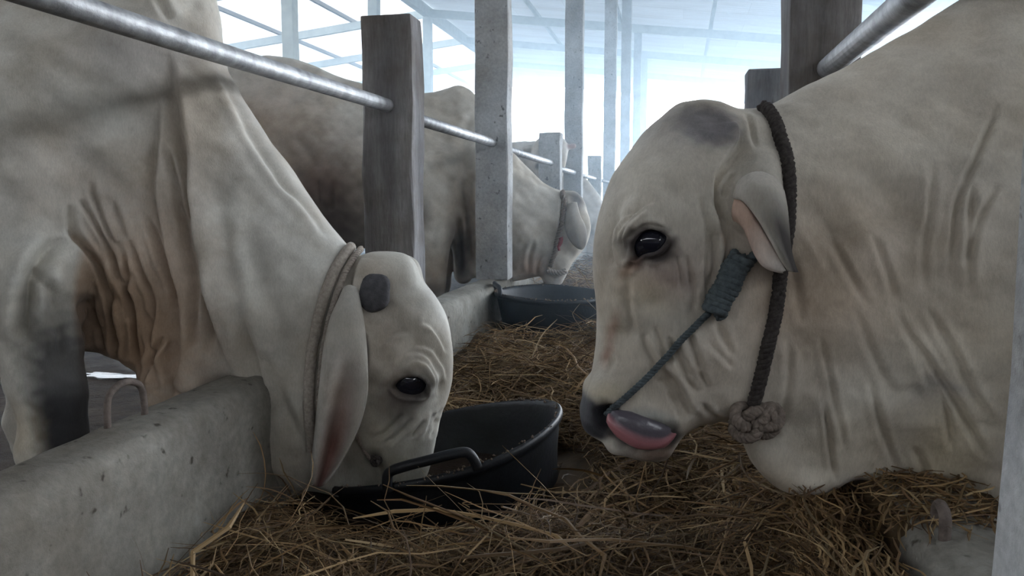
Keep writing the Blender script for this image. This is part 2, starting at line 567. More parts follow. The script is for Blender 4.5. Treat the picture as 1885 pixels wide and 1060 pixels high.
    def colours(s, base, patches):
        """coat pigment, in places with shade put in: soft patches (px, py, rx, ry, angle, colour, strength, edge) drawn over the near flank, the same on both flanks"""
        c = np.tile(np.array(base, float), (len(s.v), 1))
        x, y = s.v[:, 0], s.v[:, 1]
        jit = (np.sin(x * 0.21 + 1.7 * np.sin(y * 0.17)) + np.sin(y * 0.26 + 1.3 * np.sin(x * 0.13))) * 0.045
        for (px, py, rx, ry, ang, col, st, edge, *ww) in patches:
            if ww and ww[0] != 'in': qx, qy = [np.array([q]) for q in s.at(px, py, ww[0])[:2]]
            else: qx, qy = s.plane(np.array([px]), np.array([py]))
            ca, sa = math.cos(math.radians(ang)), math.sin(math.radians(ang))
            dx, dy = x - qx[0], y - qy[0]
            u, v = (dx * ca + dy * sa) / rx, (-dx * sa + dy * ca) / ry
            r = np.sqrt(u * u + v * v) + jit
            a = st * np.clip((1 + edge - r) / (2 * edge), 0, 1)
            a = a * a * (3 - 2 * a) if st >= 1 else a
            if ww and ww[0] == 'in': a = a * np.clip((ww[1] - np.abs(s.v[:, 2])) / 22, 0, 1)
            elif ww: a = a * np.clip((np.abs(s.v[:, 2]) - abs(ww[0]) * 0.38) / (abs(ww[0]) * 0.4), 0, 1)
            c = c * (1 - a[:, None]) + np.array(col) * a[:, None]
        return c
    def mesh(s, name, col, mat):
        vw = s.world(s.v)
        me = mesh_np(name, vw, s.q[:, ::-1] if s.flip(vw) else s.q)
        vcol(me, col)
        o = link(name, me, mat)
        s.bvh = BVHTree.FromPolygons(vw.tolist(), s.q.tolist())
        s.vw = vw
        return o
    def flip(s, vw):
        a, b, c = vw[s.q[:, 0]], vw[s.q[:, 1]], vw[s.q[:, 2]]
        n = np.cross(b - a, c - a)
        g = s.n[s.q[:, 0]]
        gw = g[:, :1] * RIGHT - g[:, 1:2] * UP - g[:, 2:3] * FWD
        return ((n * gw).sum(1) > 0).mean() < 0.5
    def hit(s, px, py, lift=0.0):
        """world point on the built flank under a pixel, raised off the skin by lift metres"""
        d = ray(px, py); L = np.linalg.norm(d); d = d / L
        loc, nor, i, dist = s.bvh.ray_cast(Vector(CAM), Vector(d))
        if loc is None:
            return None
        nor = np.array(nor)
        if nor @ d > 0: nor = -nor
        return np.array(loc) + nor * lift
    def skin(s, px, py):
        """plane coordinates of the built flank under a pixel"""
        q = (s.hit(px, py) - CAM) / s.s
        return np.array([CX + q @ RIGHT, CY - q @ UP, FPX - q @ FWD])
    def path(s, pts, lift, n=6):
        out = []
        for px, py in catmull(pts, n):
            h = s.hit(px, py, lift)
            if h is not None: out.append(h)
        return np.array(out)
# ---------------------------------------------------------------- the barn
def box(x0, x1, y0, y1, z0, z1, cuts=0, jit=0.0, bev=0.006, seed=0):
    """a worn rectangular bar: bevelled, cut and slightly uneven"""
    bm = bmesh.new()
    bmesh.ops.create_cube(bm, size=1.0)
    for v in bm.verts:
        v.co = Vector(((x0 + x1) / 2 + v.co.x * (x1 - x0), (y0 + y1) / 2 + v.co.y * (y1 - y0), (z0 + z1) / 2 + v.co.z * (z1 - z0)))
    if bev:
        bmesh.ops.bevel(bm, geom=bm.edges[:], offset=bev, segments=2, profile=0.6, affect='EDGES')
    if cuts:
        for axis, a, b in ((Vector((1, 0, 0)), x0, x1), (Vector((0, 1, 0)), y0, y1), (Vector((0, 0, 1)), z0, z1)):
            if (b - a) > 0.5:
                for k in range(1, cuts):
                    p = Vector((0, 0, 0)) + axis * (a + (b - a) * k / cuts)
                    bmesh.ops.bisect_plane(bm, geom=bm.verts[:] + bm.edges[:] + bm.faces[:], plane_co=p, plane_no=axis)
        r = random.Random(seed)
        ph = [r.uniform(0, 6.3) for _ in range(6)]
        for v in bm.verts:
            t = v.co.z * 7 + v.co.y * 5
            v.co.x += jit * (math.sin(t * 1.3 + ph[0]) + 0.6 * math.sin(t * 3.1 + ph[1]) + r.uniform(-0.5, 0.5))
            v.co.y += jit * (math.sin(t * 1.7 + ph[2]) + r.uniform(-0.5, 0.5))
            v.co.z += jit * 0.5 * math.sin(v.co.x * 30 + ph[3]) if abs(v.co.z - z1) < 0.02 else 0
    return bm
def bm_obj(name, bm, mat, parent=None, smooth=False):
    me = bpy.data.meshes.new(name); bm.to_mesh(me); bm.free()
    for p in me.polygons: p.use_smooth = smooth
    o = link(name, me, mat)
    if parent is not None: put(o, parent)
    return o

# ground: trodden mud with wet patches
def mud():
    m, nt, b = material('trodden_mud', 0.8, 0, 0.15)
    n1 = noise(nt, 5, 8, 0.65)
    r1 = ramp(nt, n1.outputs[0], [(0.3, (0.018, 0.013, 0.010)), (0.55, (0.048, 0.034, 0.025)), (0.75, (0.085, 0.064, 0.048))])
    nt.links.new(r1.outputs[0], b.inputs['Base Color'])
    n2 = noise(nt, 1.1, 3, 0.5)
    r2 = ramp(nt, n2.outputs[0], [(0.58, (0.95, 0.95, 0.95)), (0.66, (0.3, 0.3, 0.3))])
    nt.links.new(r2.outputs[0], b.inputs['Roughness'])
    n3 = noise(nt, 9, 8, 0.65)
    bump(nt, b, n3.outputs[0], 0.9, 0.06)
    return m
M['mud'] = mud()
bm = bmesh.new()
bmesh.ops.create_grid(bm, x_segments=2, y_segments=2, size=30)
fo = bm_obj('floor', bm, M['mud'])
fo.location = (0, 20, 0)
structure(fo)

# a puddle in the trodden mud
def puddle():
    c = PZ(215, 692, 0.004)
    pts = []
    for k in range(60):
        a = 2 * math.pi * k / 60
        r = 1 + 0.22 * math.sin(3 * a + 1) + 0.14 * math.sin(7 * a) + 0.1 * math.sin(11 * a + 2)
        pts.append((c[0] + 0.17 * r * math.cos(a), c[1] + 0.04 * r * math.sin(a)))
    V = [(x, y, 0.006) for x, y in pts] + [(x + (x - c[0]) * .06, y + (y - c[1]) * .06, -0.004) for x, y in pts]
    F = [tuple(range(60))] + [(k, 60 + k, 60 + (k + 1) % 60, (k + 1) % 60) for k in range(60)]
    o = mesh_obj('puddle', V, F, M['wet'])
    tag(o, 'small wet puddle glinting on the mud under the bent cow\'s dewlap', 'puddle')
M['wet'] = plain('muddy_water', (0.03, 0.027, 0.025), 0.2, 0, 0.5, 0.3, 30, 1.0, 0.05)
puddle()

# trough kerbs: long concrete walls with a rounded top along both sides of the feeding aisle
XLO, XLI = -1.03, -0.885       # left kerb, outer and inner face
XRI, XRO = 0.275, 0.42
KT = 0.315
def kerb(name, xa, xb, y0, y1, seed):
    r = np.random.default_rng(seed)
    n = int((y1 - y0) / 0.04)
    prof = []
    w = xb - xa
    for x, z in ((0, 0), (0, .12), (0, .2), (0.0, KT - 0.05), (0.06, KT - 0.02), (0.2, KT - 0.004), (0.5, KT), (0.8, KT - 0.004), (0.94, KT - 0.02), (1.0, KT - 0.05), (1.0, .2), (1.0, .12), (1.0, 0)):
        prof.append((xa + w * x, z))
    prof = catmull(prof, 3)
    V = []; F = []
    k = len(prof)
    ys = np.linspace(y0, y1, n)
    ph = r.uniform(0, 6, (4,))
    for y in ys:
        wob = 0.006 * math.sin(y * 2.1 + ph[0]) + 0.004 * math.sin(y * 6.3 + ph[1])
        for x, z in prof:
            V.append((x + wob + r.normal(0, 0.0012), y, z + 0.006 * math.sin(y * 1.7 + ph[2]) * (z > 0.2) + r.normal(0, 0.0012)))
    for i in range(n - 1):
        for j in range(k - 1):
            F.append((i * k + j, (i + 1) * k + j, (i + 1) * k + j + 1, i * k + j + 1))
    F.append(tuple(range(k))); F.append(tuple((n - 1) * k + j for j in range(k - 1, -1, -1)))
    o = mesh_obj(name, V, F, M['concrete']); clean(o.data)
    return o
ko = kerb('trough_kerb', XLO, XLI, 0.3, 26, 3)
tag(ko, 'long grey concrete trough kerb with rounded top along the left row of posts', 'kerb')
ko2 = kerb('trough_kerb', XRI, XRO, 0.25, 26, 4)
tag(ko2, 'concrete trough kerb along the right row, its end showing under the right cow', 'kerb')

# roof: two slopes of corrugated sheet on rafters and purlins
RIDGE_X = -5.6
def roof_z(x):
    return CAMZ + 4.20 - 0.115 * abs(x - RIDGE_X)
def sheetmetal(name, c0, c1, glow=0.0):
    m, nt, b = material(name, 0.55, 0.2, 0.4)
    t = N(nt, 'ShaderNodeTexCoord')
    br = N(nt, 'ShaderNodeTexBrick')
    br.offset = 0.5
    br.inputs['Scale'].default_value = 1.0
    br.inputs['Brick Width'].default_value = 2.4
    br.inputs['Row Height'].default_value = 0.85
    br.inputs['Mortar Size'].default_value = 0.004
    br.inputs['Color1'].default_value = (*c0, 1); br.inputs['Color2'].default_value = (*c1, 1); br.inputs['Mortar'].default_value = (0.15, 0.15, 0.15, 1)
    nt.links.new(t.outputs['Object'], br.inputs['Vector'])
    n1 = noise(nt, 0.9, 6, 0.65, stretch=(0.5, 3, 1))
    r1 = ramp(nt, n1.outputs[0], [(0.35, (0.62, 0.57, 0.52)), (0.6, (1.05, 1.05, 1.05))])
    nt.links.new(mix(nt, 'MULTIPLY', 1.0, br.outputs[0], r1.outputs[0]), b.inputs['Base Color'])
    if glow:
        out = nt.nodes['Material Output']
        tr = N(nt, 'ShaderNodeBsdfTranslucent'); tr.inputs['Color'].default_value = (0.95, 0.97, 1, 1)
        ms = N(nt, 'ShaderNodeMixShader'); ms.inputs[0].default_value = glow
        nt.links.new(b.outputs[0], ms.inputs[1]); nt.links.new(tr.outputs[0], ms.inputs[2]); nt.links.new(ms.outputs[0], out.inputs['Surface'])
    return m
M['sheet_grey'] = sheetmetal('grey_roof_sheet', (0.34, 0.35, 0.36), (0.50, 0.51, 0.52), 0.05)
M['sheet_solid'] = sheetmetal('solid_roof_sheet', (0.42, 0.43, 0.45), (0.58, 0.60, 0.62))
M['sheet_white'] = sheetmetal('white_roof_sheet', (0.80, 0.80, 0.80), (0.62, 0.64, 0.68), 0.4)
def slope(name, xa, xb, mat, y0, y1):
    ys = np.arange(y0, y1, 0.0255)
    xsr = np.linspace(xa, xb, 5)
    V = np.array([[x, y, roof_z(x) + 0.10 + 0.013 * math.sin(2 * math.pi * y / 0.153) + 0.01 * math.sin(x * 3 + y)] for y in ys for x in xsr])
    k = len(xsr); n = len(ys)
    i, j = np.meshgrid(np.arange(n - 1), np.arange(k - 1), indexing='ij')
    a = (i * k + j).ravel()
    F = np.stack([a, a + 1, a + k + 1, a + k], 1)
    o = link(name, mesh_np(name, V, F), mat)
    return structure(o)
slope('ceiling', RIDGE_X, 5.2, M['sheet_grey'], 1.8, 30)
slope('ceiling_left', RIDGE_X, -13.5, M['sheet_white'], 1.8, 30)
slope('ceiling_blocker', RIDGE_X, 5.2, M['sheet_solid'], -9, 1.8)  # opaque unseen roof, extended back over the camera to cut front light
slope('ceiling_blocker_left', RIDGE_X, -13.5, M['sheet_solid'], -9, 1.8)
TALL = [3.93, 7.1, 10.75, 13.8, 17.4, 20.5, 24.0]
def rafter(y, xa, xb):
    th, hh = 0.09, 0.17
    V = []
    for x in (xa, xb):
        for dy in (-th / 2, th / 2):
            for dz in (-hh, 0):
                V.append((x, y + dy, roof_z(x) + dz))
    F = [(0, 1, 3, 2), (4, 6, 7, 5), (0, 4, 5, 1), (2, 3, 7, 6), (0, 2, 6, 4), (1, 5, 7, 3)]
    return structure(mesh_obj('roof_rafter', V, F, M['paint'], smooth=False))
for y in [-6, -2.6, 0.65] + TALL:
    rafter(y, RIDGE_X, 5.0)
    rafter(y, RIDGE_X, -13.2)
def purlin(x, mat):
    z = roof_z(x)
    bm = box(x - 0.035, x + 0.035, -8.8, 29, z + 0.005, z + 0.085, bev=0)
    return structure(bm_obj('roof_purlin', bm, mat))
for x in (4.4, 2.4, 0.55, -1.3, -3.1): purlin(x, M['paint'])
M['purlin_dark'] = plain('dark_purlin', (0.20, 0.17, 0.15), 0.8)
for x in (-7.4, -9.2, -11.0, -12.8): purlin(x, M['purlin_dark'])
z = roof_z(RIDGE_X)
structure(bm_obj('ridge_beam', box(RIDGE_X - 0.07, RIDGE_X + 0.07, -8.8, 29, z - 0.17, z + 0.05, bev=0), M['paint']))
# unseen end wall and low side walls, added behind the camera to cut front light
structure(bm_obj('wall_back_blocker', box(-13.4, 5.1, -9.0, -8.85, 0, 4.0, bev=0), M['post_wood']))
structure(bm_obj('wall_right_blocker', box(5.0, 5.12, -9.0, 3.0, 0, 2.6, bev=0), M['post_wood']))
structure(bm_obj('wall_left_blocker', box(-13.5, -13.4, -9.0, 1.0, 0, 2.6, bev=0), M['post_wood']))
# posts: the rows that line the aisle, short ones that carry the rail and tall ones that carry the rafters
def post(name, x0, x1, y0, y1, z1, mat, label, seed, jit=0.003, z0=0.305, group='posts along the trough kerbs'):
    o = bm_obj(name, box(x0, x1, y0, y1, z0, z1, cuts=14, jit=jit, bev=0.008, seed=seed), mat)
    tag(o, label, 'post', group)
    return o
SZ = CAMZ + 0.585
post('barn_post', -1.02, -0.848, 2.46, 2.585, SZ, M['post_wood'], 'short weathered dark post behind the head of the cow bent into the tub', 1)
post('barn_post', -1.02, -0.85, 3.93, 4.05, roof_z(-1) - 0.15, M['post_concrete'], 'tall bluish post on the left kerb, just behind the far tub rim', 2)
post('barn_post', -1.02, -0.86, 5.79, 5.91, SZ - 0.1, M['post_concrete'], 'short post by the ear and eye of the half-hidden cow', 3)
post('barn_post', -1.02, -0.86, 7.1, 7.22, roof_z(-1) - 0.15, M['post_concrete'], 'second tall post of the left row, over the head of the eating cow', 4)
post('barn_post', -1.02, -0.87, 8.95, 9.07, SZ - 0.1, M['post_concrete'], 'small short post far down the left row between two tall posts', 5)
post('barn_post', -1.02, -0.86, 10.75, 10.9, roof_z(-1) - 0.15, M['post_concrete'], 'third tall post of the left row, bluish against the bright gap', 6)
post('barn_post', -1.02, -0.86, 13.8, 13.95, roof_z(-1) - 0.15, M['post_concrete'], 'fourth tall post of the left row, pale and thin', 7)
post('barn_post', -1.02, -0.86, 17.4, 17.55, roof_z(-1) - 0.15, M['post_concrete'], 'fifth tall post of the left row, meeting the lit rafter', 8)
post('barn_post', -1.02, -0.86, 20.5, 20.65, roof_z(-1) - 0.15, M['post_concrete'], 'last thin tall post of the left row before the bright end', 9)
post('barn_post', 0.272, 0.44, 0.60, 0.73, roof_z(0.35) - 0.15, M['post_concrete'], 'pale rough concrete pillar at the right edge, in front of the licking cow', 10)
post('barn_post', 0.258, 0.43, 2.14, 2.30, SZ + 0.05, M['post_wood'], 'dark square post carrying the right rail above the licking cow', 11)
post('barn_post', 0.258, 0.43, 3.35, 3.5, SZ - 0.07, M['post_wood'], 'dark post stub just behind the licking cow\'s horn', 12)
for y in (5.9, 8.9): post('barn_post', 0.258, 0.43, y, y + 0.14, SZ - 0.1, M['post_wood'], 'post of the right row hidden behind the licking cow', int(y))
for i, (y, lb) in enumerate(((10.9, 'pale slim post at the ridge, nearest the bent cow\'s back'), (14.2, 'pale slim post at the ridge above the short dark post'), (17.4, 'thin whitish post under the peak of the lit rafters'))):
    post('ridge_post', RIDGE_X - 0.09, RIDGE_X + 0.09, y - 0.09, y + 0.09, roof_z(RIDGE_X) - 0.17, M['paint'], lb, 20 + i, group='posts under the ridge')
# rails: galvanised pipes from post to post
def rail(name, pts, r, label):
    o = tube_obj(name, pts, r, M['galv'], None, 20)
    tag(o, label, 'rail', 'galvanised rails between the posts')
RX = -0.93
rail('metal_rail', [(RX, 0.2, CAMZ + .30), (RX, 1.4, CAMZ + .297), (RX, 2.52, CAMZ + .300)], 0.0215, 'thick galvanised pipe rail crossing over the neck of the bent cow')
rail('metal_rail', [(RX, 2.52, CAMZ + .285), (RX, 3.99, CAMZ + .282)], 0.0215, 'galvanised rail between the short dark post and the tall bluish post')
rail('metal_rail', [(RX, 3.99, CAMZ + .27), (RX, 5.85, CAMZ + .262)], 0.0215, 'galvanised rail crossing in front of the half-hidden cow\'s face')
rail('metal_rail', [(RX, 5.85, CAMZ + .235), (RX, 7.16, CAMZ + .235)], 0.0215, 'short bright rail just right of the half-hidden cow\'s ear')
rail('metal_rail', [(RX, 7.16, CAMZ + .225), (RX, 9.0, CAMZ + .225)], 0.0215, 'thin bright rail ending at the small far post')
rail('metal_rail', [(RX, 9.0, CAMZ + .22), (RX, 20.6, CAMZ + .22)], 0.0215, 'farthest bright rail beyond the small far post')
rail('metal_rail', [(0.355, 2.2, CAMZ + .325), (0.355, 0.66, CAMZ + .31)], 0.026, 'galvanised rail rising to the upper right above the licking cow\'s neck')
# ---------------------------------------------------------------- the cow on the right, licking its nose
def disc_dome(name, c, n, r, hgt, mat, parent, seg=28, rings=6, lump=0.06):
    """a low horn stump: a dome standing on the skin at c along n"""
    n = np.asarray(n, float); n /= np.linalg.norm(n)
    u = np.cross(n, [0.2, 0.1, 0.9]); u /= np.linalg.norm(u); v = np.cross(n, u)
    V = []; F = []
    for i in range(rings + 1):
        a = i / rings * math.pi / 2
        for j in range(seg):
            b = j / seg * 2 * math.pi
            rr = r * math.cos(a) * (1 + lump * math.sin(3 * b + 1) + lump * 0.7 * math.sin(5 * b))
            V.append(np.asarray(c) + u * rr * math.cos(b) + v * rr * math.sin(b) + n * (hgt * math.sin(a) ** 0.7 - 0.25 * hgt))
    for i in range(rings):
        for j in range(seg):
            F.append((i * seg + j, i * seg + (j + 1) % seg, (i + 1) * seg + (j + 1) % seg, (i + 1) * seg + j))
    return mesh_obj(name, V, F, mat, parent)
def ball(name, c, r, mat, parent, axes=None, sc=(1, 1, 1), seg=32, rings=20):
    V = []; F = []
    ax = axes or (RIGHT, UP, -FWD)
    for i in range(rings + 1):
        a = math.pi * i / rings
        for j in range(seg):
            b = 2 * math.pi * j / seg
            q = (r * sc[0] * math.sin(a) * math.cos(b), r * sc[1] * math.sin(a) * math.sin(b), r * sc[2] * math.cos(a))
            V.append(np.asarray(c) + ax[0] * q[0] + ax[1] * q[1] + ax[2] * q[2])
    for i in range(rings):
        for j in range(seg):
            F.append((i * seg + j, i * seg + (j + 1) % seg, (i + 1) * seg + (j + 1) % seg, (i + 1) * seg + j))
    o = mesh_obj(name, V, F, mat, parent)
    clean(o.data)
    return o
def both_sides(cow, px, py, w):
    """plane point under a pixel at sideways offset w, and its mirror, in world space"""
    x, y, _ = cow.at(px, py, w)
    return cow.world([[x, y, w]])[0], cow.world([[x, y, -w]])[0]
def eyes(cow, px, py, r, sink, parent, wide=1.0):
    """eyeballs set along the skin normal, on both sides"""
    x, y = cow.plane(np.array([px]), np.array([py]))
    q = np.array([[x[0], y[0], float(cow.width(x, y)[0])]])
    for _ in range(6):
        g = cow.grad(q, 2.0); q = q - g * (cow.F(*q.T) / ((g ** 2).sum(1) + 1e-6))[:, None]
    n = cow.grad(q, 3.0)[0]; n /= np.linalg.norm(n)
    c0 = q[0] - n * sink
    for sgn in (1, -1):
        c = cow.world([[c0[0], c0[1], sgn * c0[2]]])[0]
        ball('eye', c, r * cow.s, M['eye'], parent, sc=(wide, 0.95, 1.0))
def sheet(name, rows, thick, mat, parent, colour, cow):
    """a skin flap: rows of plane points (x, y, w) across, thickened, on both sides of the animal"""
    rows = [catmull(r, 4) for r in rows]
    R_ = np.array(rows)                                   # n, m, 3
    R_ = np.stack([catmull(R_[:, j], 4) for j in range(R_.shape[1])], 1)
    n, m = R_.shape[:2]
    du = np.gradient(R_, axis=0); dv = np.gradient(R_, axis=1)
    nn = np.cross(du, dv)
    if nn[..., 2].mean() < 0: nn = -nn
    nn = nn * 1.0; nn /= np.linalg.norm(nn, axis=2)[..., None] + 1e-9
    tt = np.linspace(-1, 1, m); edge = np.sqrt(np.clip(1 - tt ** 2, 0.05, 1))
    ss = np.linspace(0, 1, n); edge2 = np.clip((1 - ss) * 8, 0.15, 1) ** 0.5
    off = nn * (thick * edge[None, :, None] * edge2[:, None, None] * 0.5)
    A = (R_ + off).reshape(-1, 3); B = (R_ - off).reshape(-1, 3)
    V = np.concatenate([A, B])
    F = []
    k = n * m
    for i in range(n - 1):
        for j in range(m - 1):
            a, b, c, d = i * m + j, i * m + j + 1, (i + 1) * m + j + 1, (i + 1) * m + j
            F.append((a, b, c, d)); F.append((k + d, k + c, k + b, k + a))
    rim = [i * m for i in range(n)] + [(n - 1) * m + j for j in range(1, m)] + [i * m + m - 1 for i in range(n - 2, -1, -1)] + [j for j in range(m - 2, 0, -1)]
    for a, b in zip(rim, rim[1:] + rim[:1]):
        F.append((b, a, k + a, k + b))
    cols = np.concatenate([colour(R_.reshape(-1, 3), ss.repeat(m), np.tile(tt, n), +1), colour(R_.reshape(-1, 3), ss.repeat(m), np.tile(tt, n), -1)])
    for sgn in (1, -1):
        Vs = V.copy(); Vs[:, 2] *= sgn
        o = mesh_obj(name, cow.world(Vs), F, mat, parent)
        vcol(o.data, cols)
        clean(o.data)

B = Cow(1.17,
    [(1345, 203), (1318, 192), (1290, 187), (1262, 190), (1242, 196), (1209, 223), (1182, 246), (1156, 282), (1129, 319), (1113, 358), (1100, 405), (1093, 451),
     (1091, 490), (1094, 530), (1098, 583), (1096, 636), (1091, 675), (1083, 708), (1073, 735), (1068, 761), (1073, 788), (1086, 801),
     (1104, 811), (1123, 821), (1149, 831), (1182, 843), (1209, 844), (1235, 828), (1250, 806), (1268, 787), (1300, 778), (1340, 774), (1362, 788),
     (1378, 833), (1394, 862), (1413, 885), (1441, 904), (1474, 911), (1512, 909), (1545, 895), (1569, 883), (1602, 881), (1630, 871), (1644, 866),
     (1658, 882), (1677, 894), (1706, 900), (1728, 908), (1743, 934), (1772, 958), (1820, 980), (1900, 985), (2100, 960), (2500, 940), (2900, 860), (3150, 760),
     (3260, 560), (3290, 300), (3270, 120), (3150, 0), (2900, -40), (2500, -20), (2250, -40), (2120, -110), (2020, -190), (1930, -190), (1860, -100),
     (1790, -20), (1766, 0), (1718, 29), (1676, 58), (1607, 95), (1575, 114), (1512, 145), (1459, 172), (1427, 189), (1408, 199), (1380, 204)],
    [(1290, 200, 95, 75), (1200, 240, 105, 90), (1110, 400, 105, 85), (1092, 500, 95, 80), (1096, 600, 80, 70), (1085, 700, 66, 60), (1070, 770, 58, 48),
     (1200, 450, 138, 95), (1180, 330, 130, 100), (1300, 320, 125, 95), (1200, 560, 112, 85), (1180, 680, 86, 75), (1160, 780, 74, 55), (1210, 840, 50, 40),
     (1300, 500, 122, 100), (1300, 640, 108, 95), (1330, 760, 80, 60), (1380, 400, 128, 100), (1400, 600, 112, 110), (1400, 200, 80, 80), (1420, 860, 40, 45),
     (1480, 330, 130, 130), (1500, 600, 118, 120), (1500, 800, 62, 70), (1500, 900, 36, 36), (1600, 860, 40, 36), (1620, 140, 90, 120), (1640, 400, 160, 160), (1640, 640, 135, 150),
     (1720, 880, 60, 50), (1800, 950, 90, 60), (1760, 60, 95, 130), (1800, 450, 215, 190), (1800, 720, 185, 170), (1930, -150, 60, 90), (2000, 300, 285, 220), (2000, 700, 260, 200),
     (2000, 950, 120, 90), (2300, 0, 120, 140), (2500, 450, 340, 280), (2900, 450, 320, 260), (3200, 400, 200, 150), (2900, 0, 170, 150), (2600, 900, 130, 120)],
    (1040, 3320, -260, 1060), fstep=4.0, p=2.3, soft=5.0)
Bfloor = CY + (CAMZ / B.s / UP[2]) - (CY - 366) * 0 - FPX * math.tan(PITCH)
for (xx, zz, top) in ((1985, 200, 620), (3080, 210, 560)):
    hind = xx > 2500
    B.add((xx, top, zz - 40), (xx + (60 if hind else 10), 930, zz), 120, 66, 60)
    B.add((xx + (60 if hind else 10), 930, zz), (xx + (30 if hind else 12), Bfloor - 90, zz), 60, 44, 25)
    B.add((xx + (30 if hind else 12), Bfloor - 90, zz), (xx - 15, Bfloor - 40, zz), 48, 52, 20)
# brow, cheek bone, ear root, lips
B.add(B.at(1170, 400, 112), B.at(1215, 405, 118), 22, 20, 30)
B.add(B.at(1398, 320, 105), B.at(1400, 380, 108), 38, 34, 30)
B.add(B.at(1110, 725, 48), B.at(1180, 762, 62), 24, 24, 24)
B.add(B.at(1170, 750, 66), B.at(1228, 775, 64), 16, 14, 14)
B.add(B.at(1135, 818, 40), B.at(1215, 830, 36), 18, 18, 18)
# nostril and the gap of the mouth
B.add(B.at(1108, 772, 80), B.at(1128, 752, 70), 17, 10, 8, '-')
B.add(B.at(1150, 790, 84), B.at(1236, 792, 84), 14, 12, 10, '-')

st = B.stroke
# eye
ALM = [(1161.5, 480), (1162, 463), (1166, 445), (1174, 433), (1186, 427), (1200, 426), (1214, 430), (1229, 438), (1227, 447), (1217, 457), (1205, 465), (1190, 468), (1178, 472), (1169, 480)]
st(ALM + ALM[:1], 'ridge', 4.5, 6, taper=False)
for s_ in ([(1157, 389), (1143, 399), (1131, 415), (1126, 434), (1127, 456), (1131, 477), (1137, 492)], [(1207, 375), (1183, 382), (1162, 394), (1149, 410), (1138, 429), (1135, 446)],
           [(1190, 387), (1166, 403), (1155, 415), (1149, 432), (1146, 455)]):
    st(s_, 'fold', -5.5, 2.2, 11)
st([(1170, 430), (1186, 418), (1203, 418), (1220, 424)], 'crease', 2.5, 4)
st([(1231, 445), (1230, 461), (1214, 474), (1192, 480)], 'crease', 2.5, 3.5)
st([(1168, 482), (1154, 497)], 'crease', 3.0, 5)
st([(1156, 510), (1159, 570), (1166, 622)], 'crease', 2.5, 6)
# folds between eye, horn and ear
st([(1355, 226), (1358, 259), (1345, 282), (1325, 309), (1314, 328), (1311, 355), (1314, 381), (1322, 408), (1326, 430)], 'fold', 11.0, 3, 24)
st([(1352, 315), (1336, 342), (1334, 367)], 'crease', 3.5, 4)
st([(1327, 361), (1335, 388), (1352, 414), (1378, 436)], 'fold', -5.0, 3, 12)
st([(1281, 365), (1289, 394), (1296, 421), (1299, 454), (1297, 493), (1300, 530), (1303, 560)], 'fold', 5.0, 3, 14)
st([(1312, 381), (1325, 414), (1335, 447), (1334, 483), (1325, 512)], 'fold', 5.0, 3, 13)
st([(1309, 421), (1315, 460), (1315, 500), (1313, 530)], 'crease', 3.5, 4)
st([(1262, 470), (1268, 500), (1275, 540), (1278, 575)], 'crease', 3.0, 5)
st([(1244, 470), (1252, 500), (1255, 530)], 'crease', 2.5, 4)
st([(1372, 210), (1385, 240), (1392, 270)], 'crease', 3, 4)
# cheek and lips
st([(1222, 676), (1240, 692), (1254, 711), (1264, 735), (1281, 764)], 'fold', -7.0, 3, 20)
st([(1182, 616), (1192, 649), (1215, 682)], 'crease', 3.5, 6)
st([(1258, 690), (1270, 706), (1282, 722)], 'crease', 3, 4)
st([(1288, 680), (1303, 712)], 'crease', 3, 4)
st([(1228, 618), (1248, 649), (1270, 695)], 'crease', 4, 6)
st([(1262, 610), (1276, 640), (1290, 682)], 'crease', 4, 6)
st([(1304, 625), (1322, 648), (1350, 676)], 'crease', 3, 5)
st([(1205, 600), (1220, 640), (1240, 668)], 'crease', 3, 5)
st([(1320, 590), (1335, 630), (1345, 660)], 'crease', 3, 6)
st([(1230, 720), (1244, 745), (1252, 770)], 'crease', 3, 4)
st([(1292, 740), (1310, 765), (1330, 776)], 'crease', 3, 5)
st([(1205, 700), (1225, 705), (1240, 722)], 'crease', 2.0, 4)
st([(1110, 640), (1125, 660), (1118, 690)], 'crease', 2.0, 5)
st([(1110, 500), (1106, 560), (1110, 620)], 'crease', 2.0, 8)
# neck
for s_, a_, w_ in (([(1507, 617), (1526, 692), (1540, 758), (1556, 830)], 4, 6), ([(1517, 739), (1526, 805), (1540, 889)], 6, 5), ([(1706, 565), (1753, 645), (1786, 716), (1822, 772)], 5, 7),
                   ([(1677, 612), (1724, 687), (1771, 763), (1819, 848)], 6, 6), ([(1715, 690), (1742, 752), (1752, 830)], 5, 6), ([(1840, 190), (1808, 264), (1776, 338), (1758, 396), (1747, 510)], 6, 6),
                   ([(1838, 340), (1803, 401), (1787, 470), (1785, 540)], 5, 6), ([(1790, 330), (1785, 412), (1783, 480)], 5, 6), ([(1718, 300), (1713, 370), (1702, 454), (1702, 535)], 4, 7),
                   ([(1605, 425), (1634, 502), (1650, 560)], 3.5, 7), ([(1528, 435), (1565, 507), (1600, 565)], 3.5, 7), ([(1455, 470), (1470, 540), (1478, 600)], 3, 9),
                   ([(1640, 560), (1690, 650), (1730, 760)], 3.5, 7), ([(1450, 620), (1452, 700), (1440, 780)], 4, 8), ([(1600, 700), (1620, 780), (1650, 865)], 5, 7), ([(1570, 560), (1600, 640), (1640, 720)], 3, 8),
                   ([(1370, 800), (1400, 815), (1440, 800)], 3, 7), ([(1680, 820), (1700, 860), (1705, 895)], 5, 7)):
    st(s_, 'crease', a_ * 0.6, w_ * 0.8)
st([(1470, 640), (1560, 600), (1640, 620), (1700, 700)], 'ridge', 6, 40)
st([(1480, 430), (1580, 380), (1700, 380)], 'ridge', -9, 55)
st([(1130, 600), (1135, 680)], 'ridge', -4, 24)
st([(1240, 640), (1300, 660), (1340, 640)], 'ridge', 5, 34)

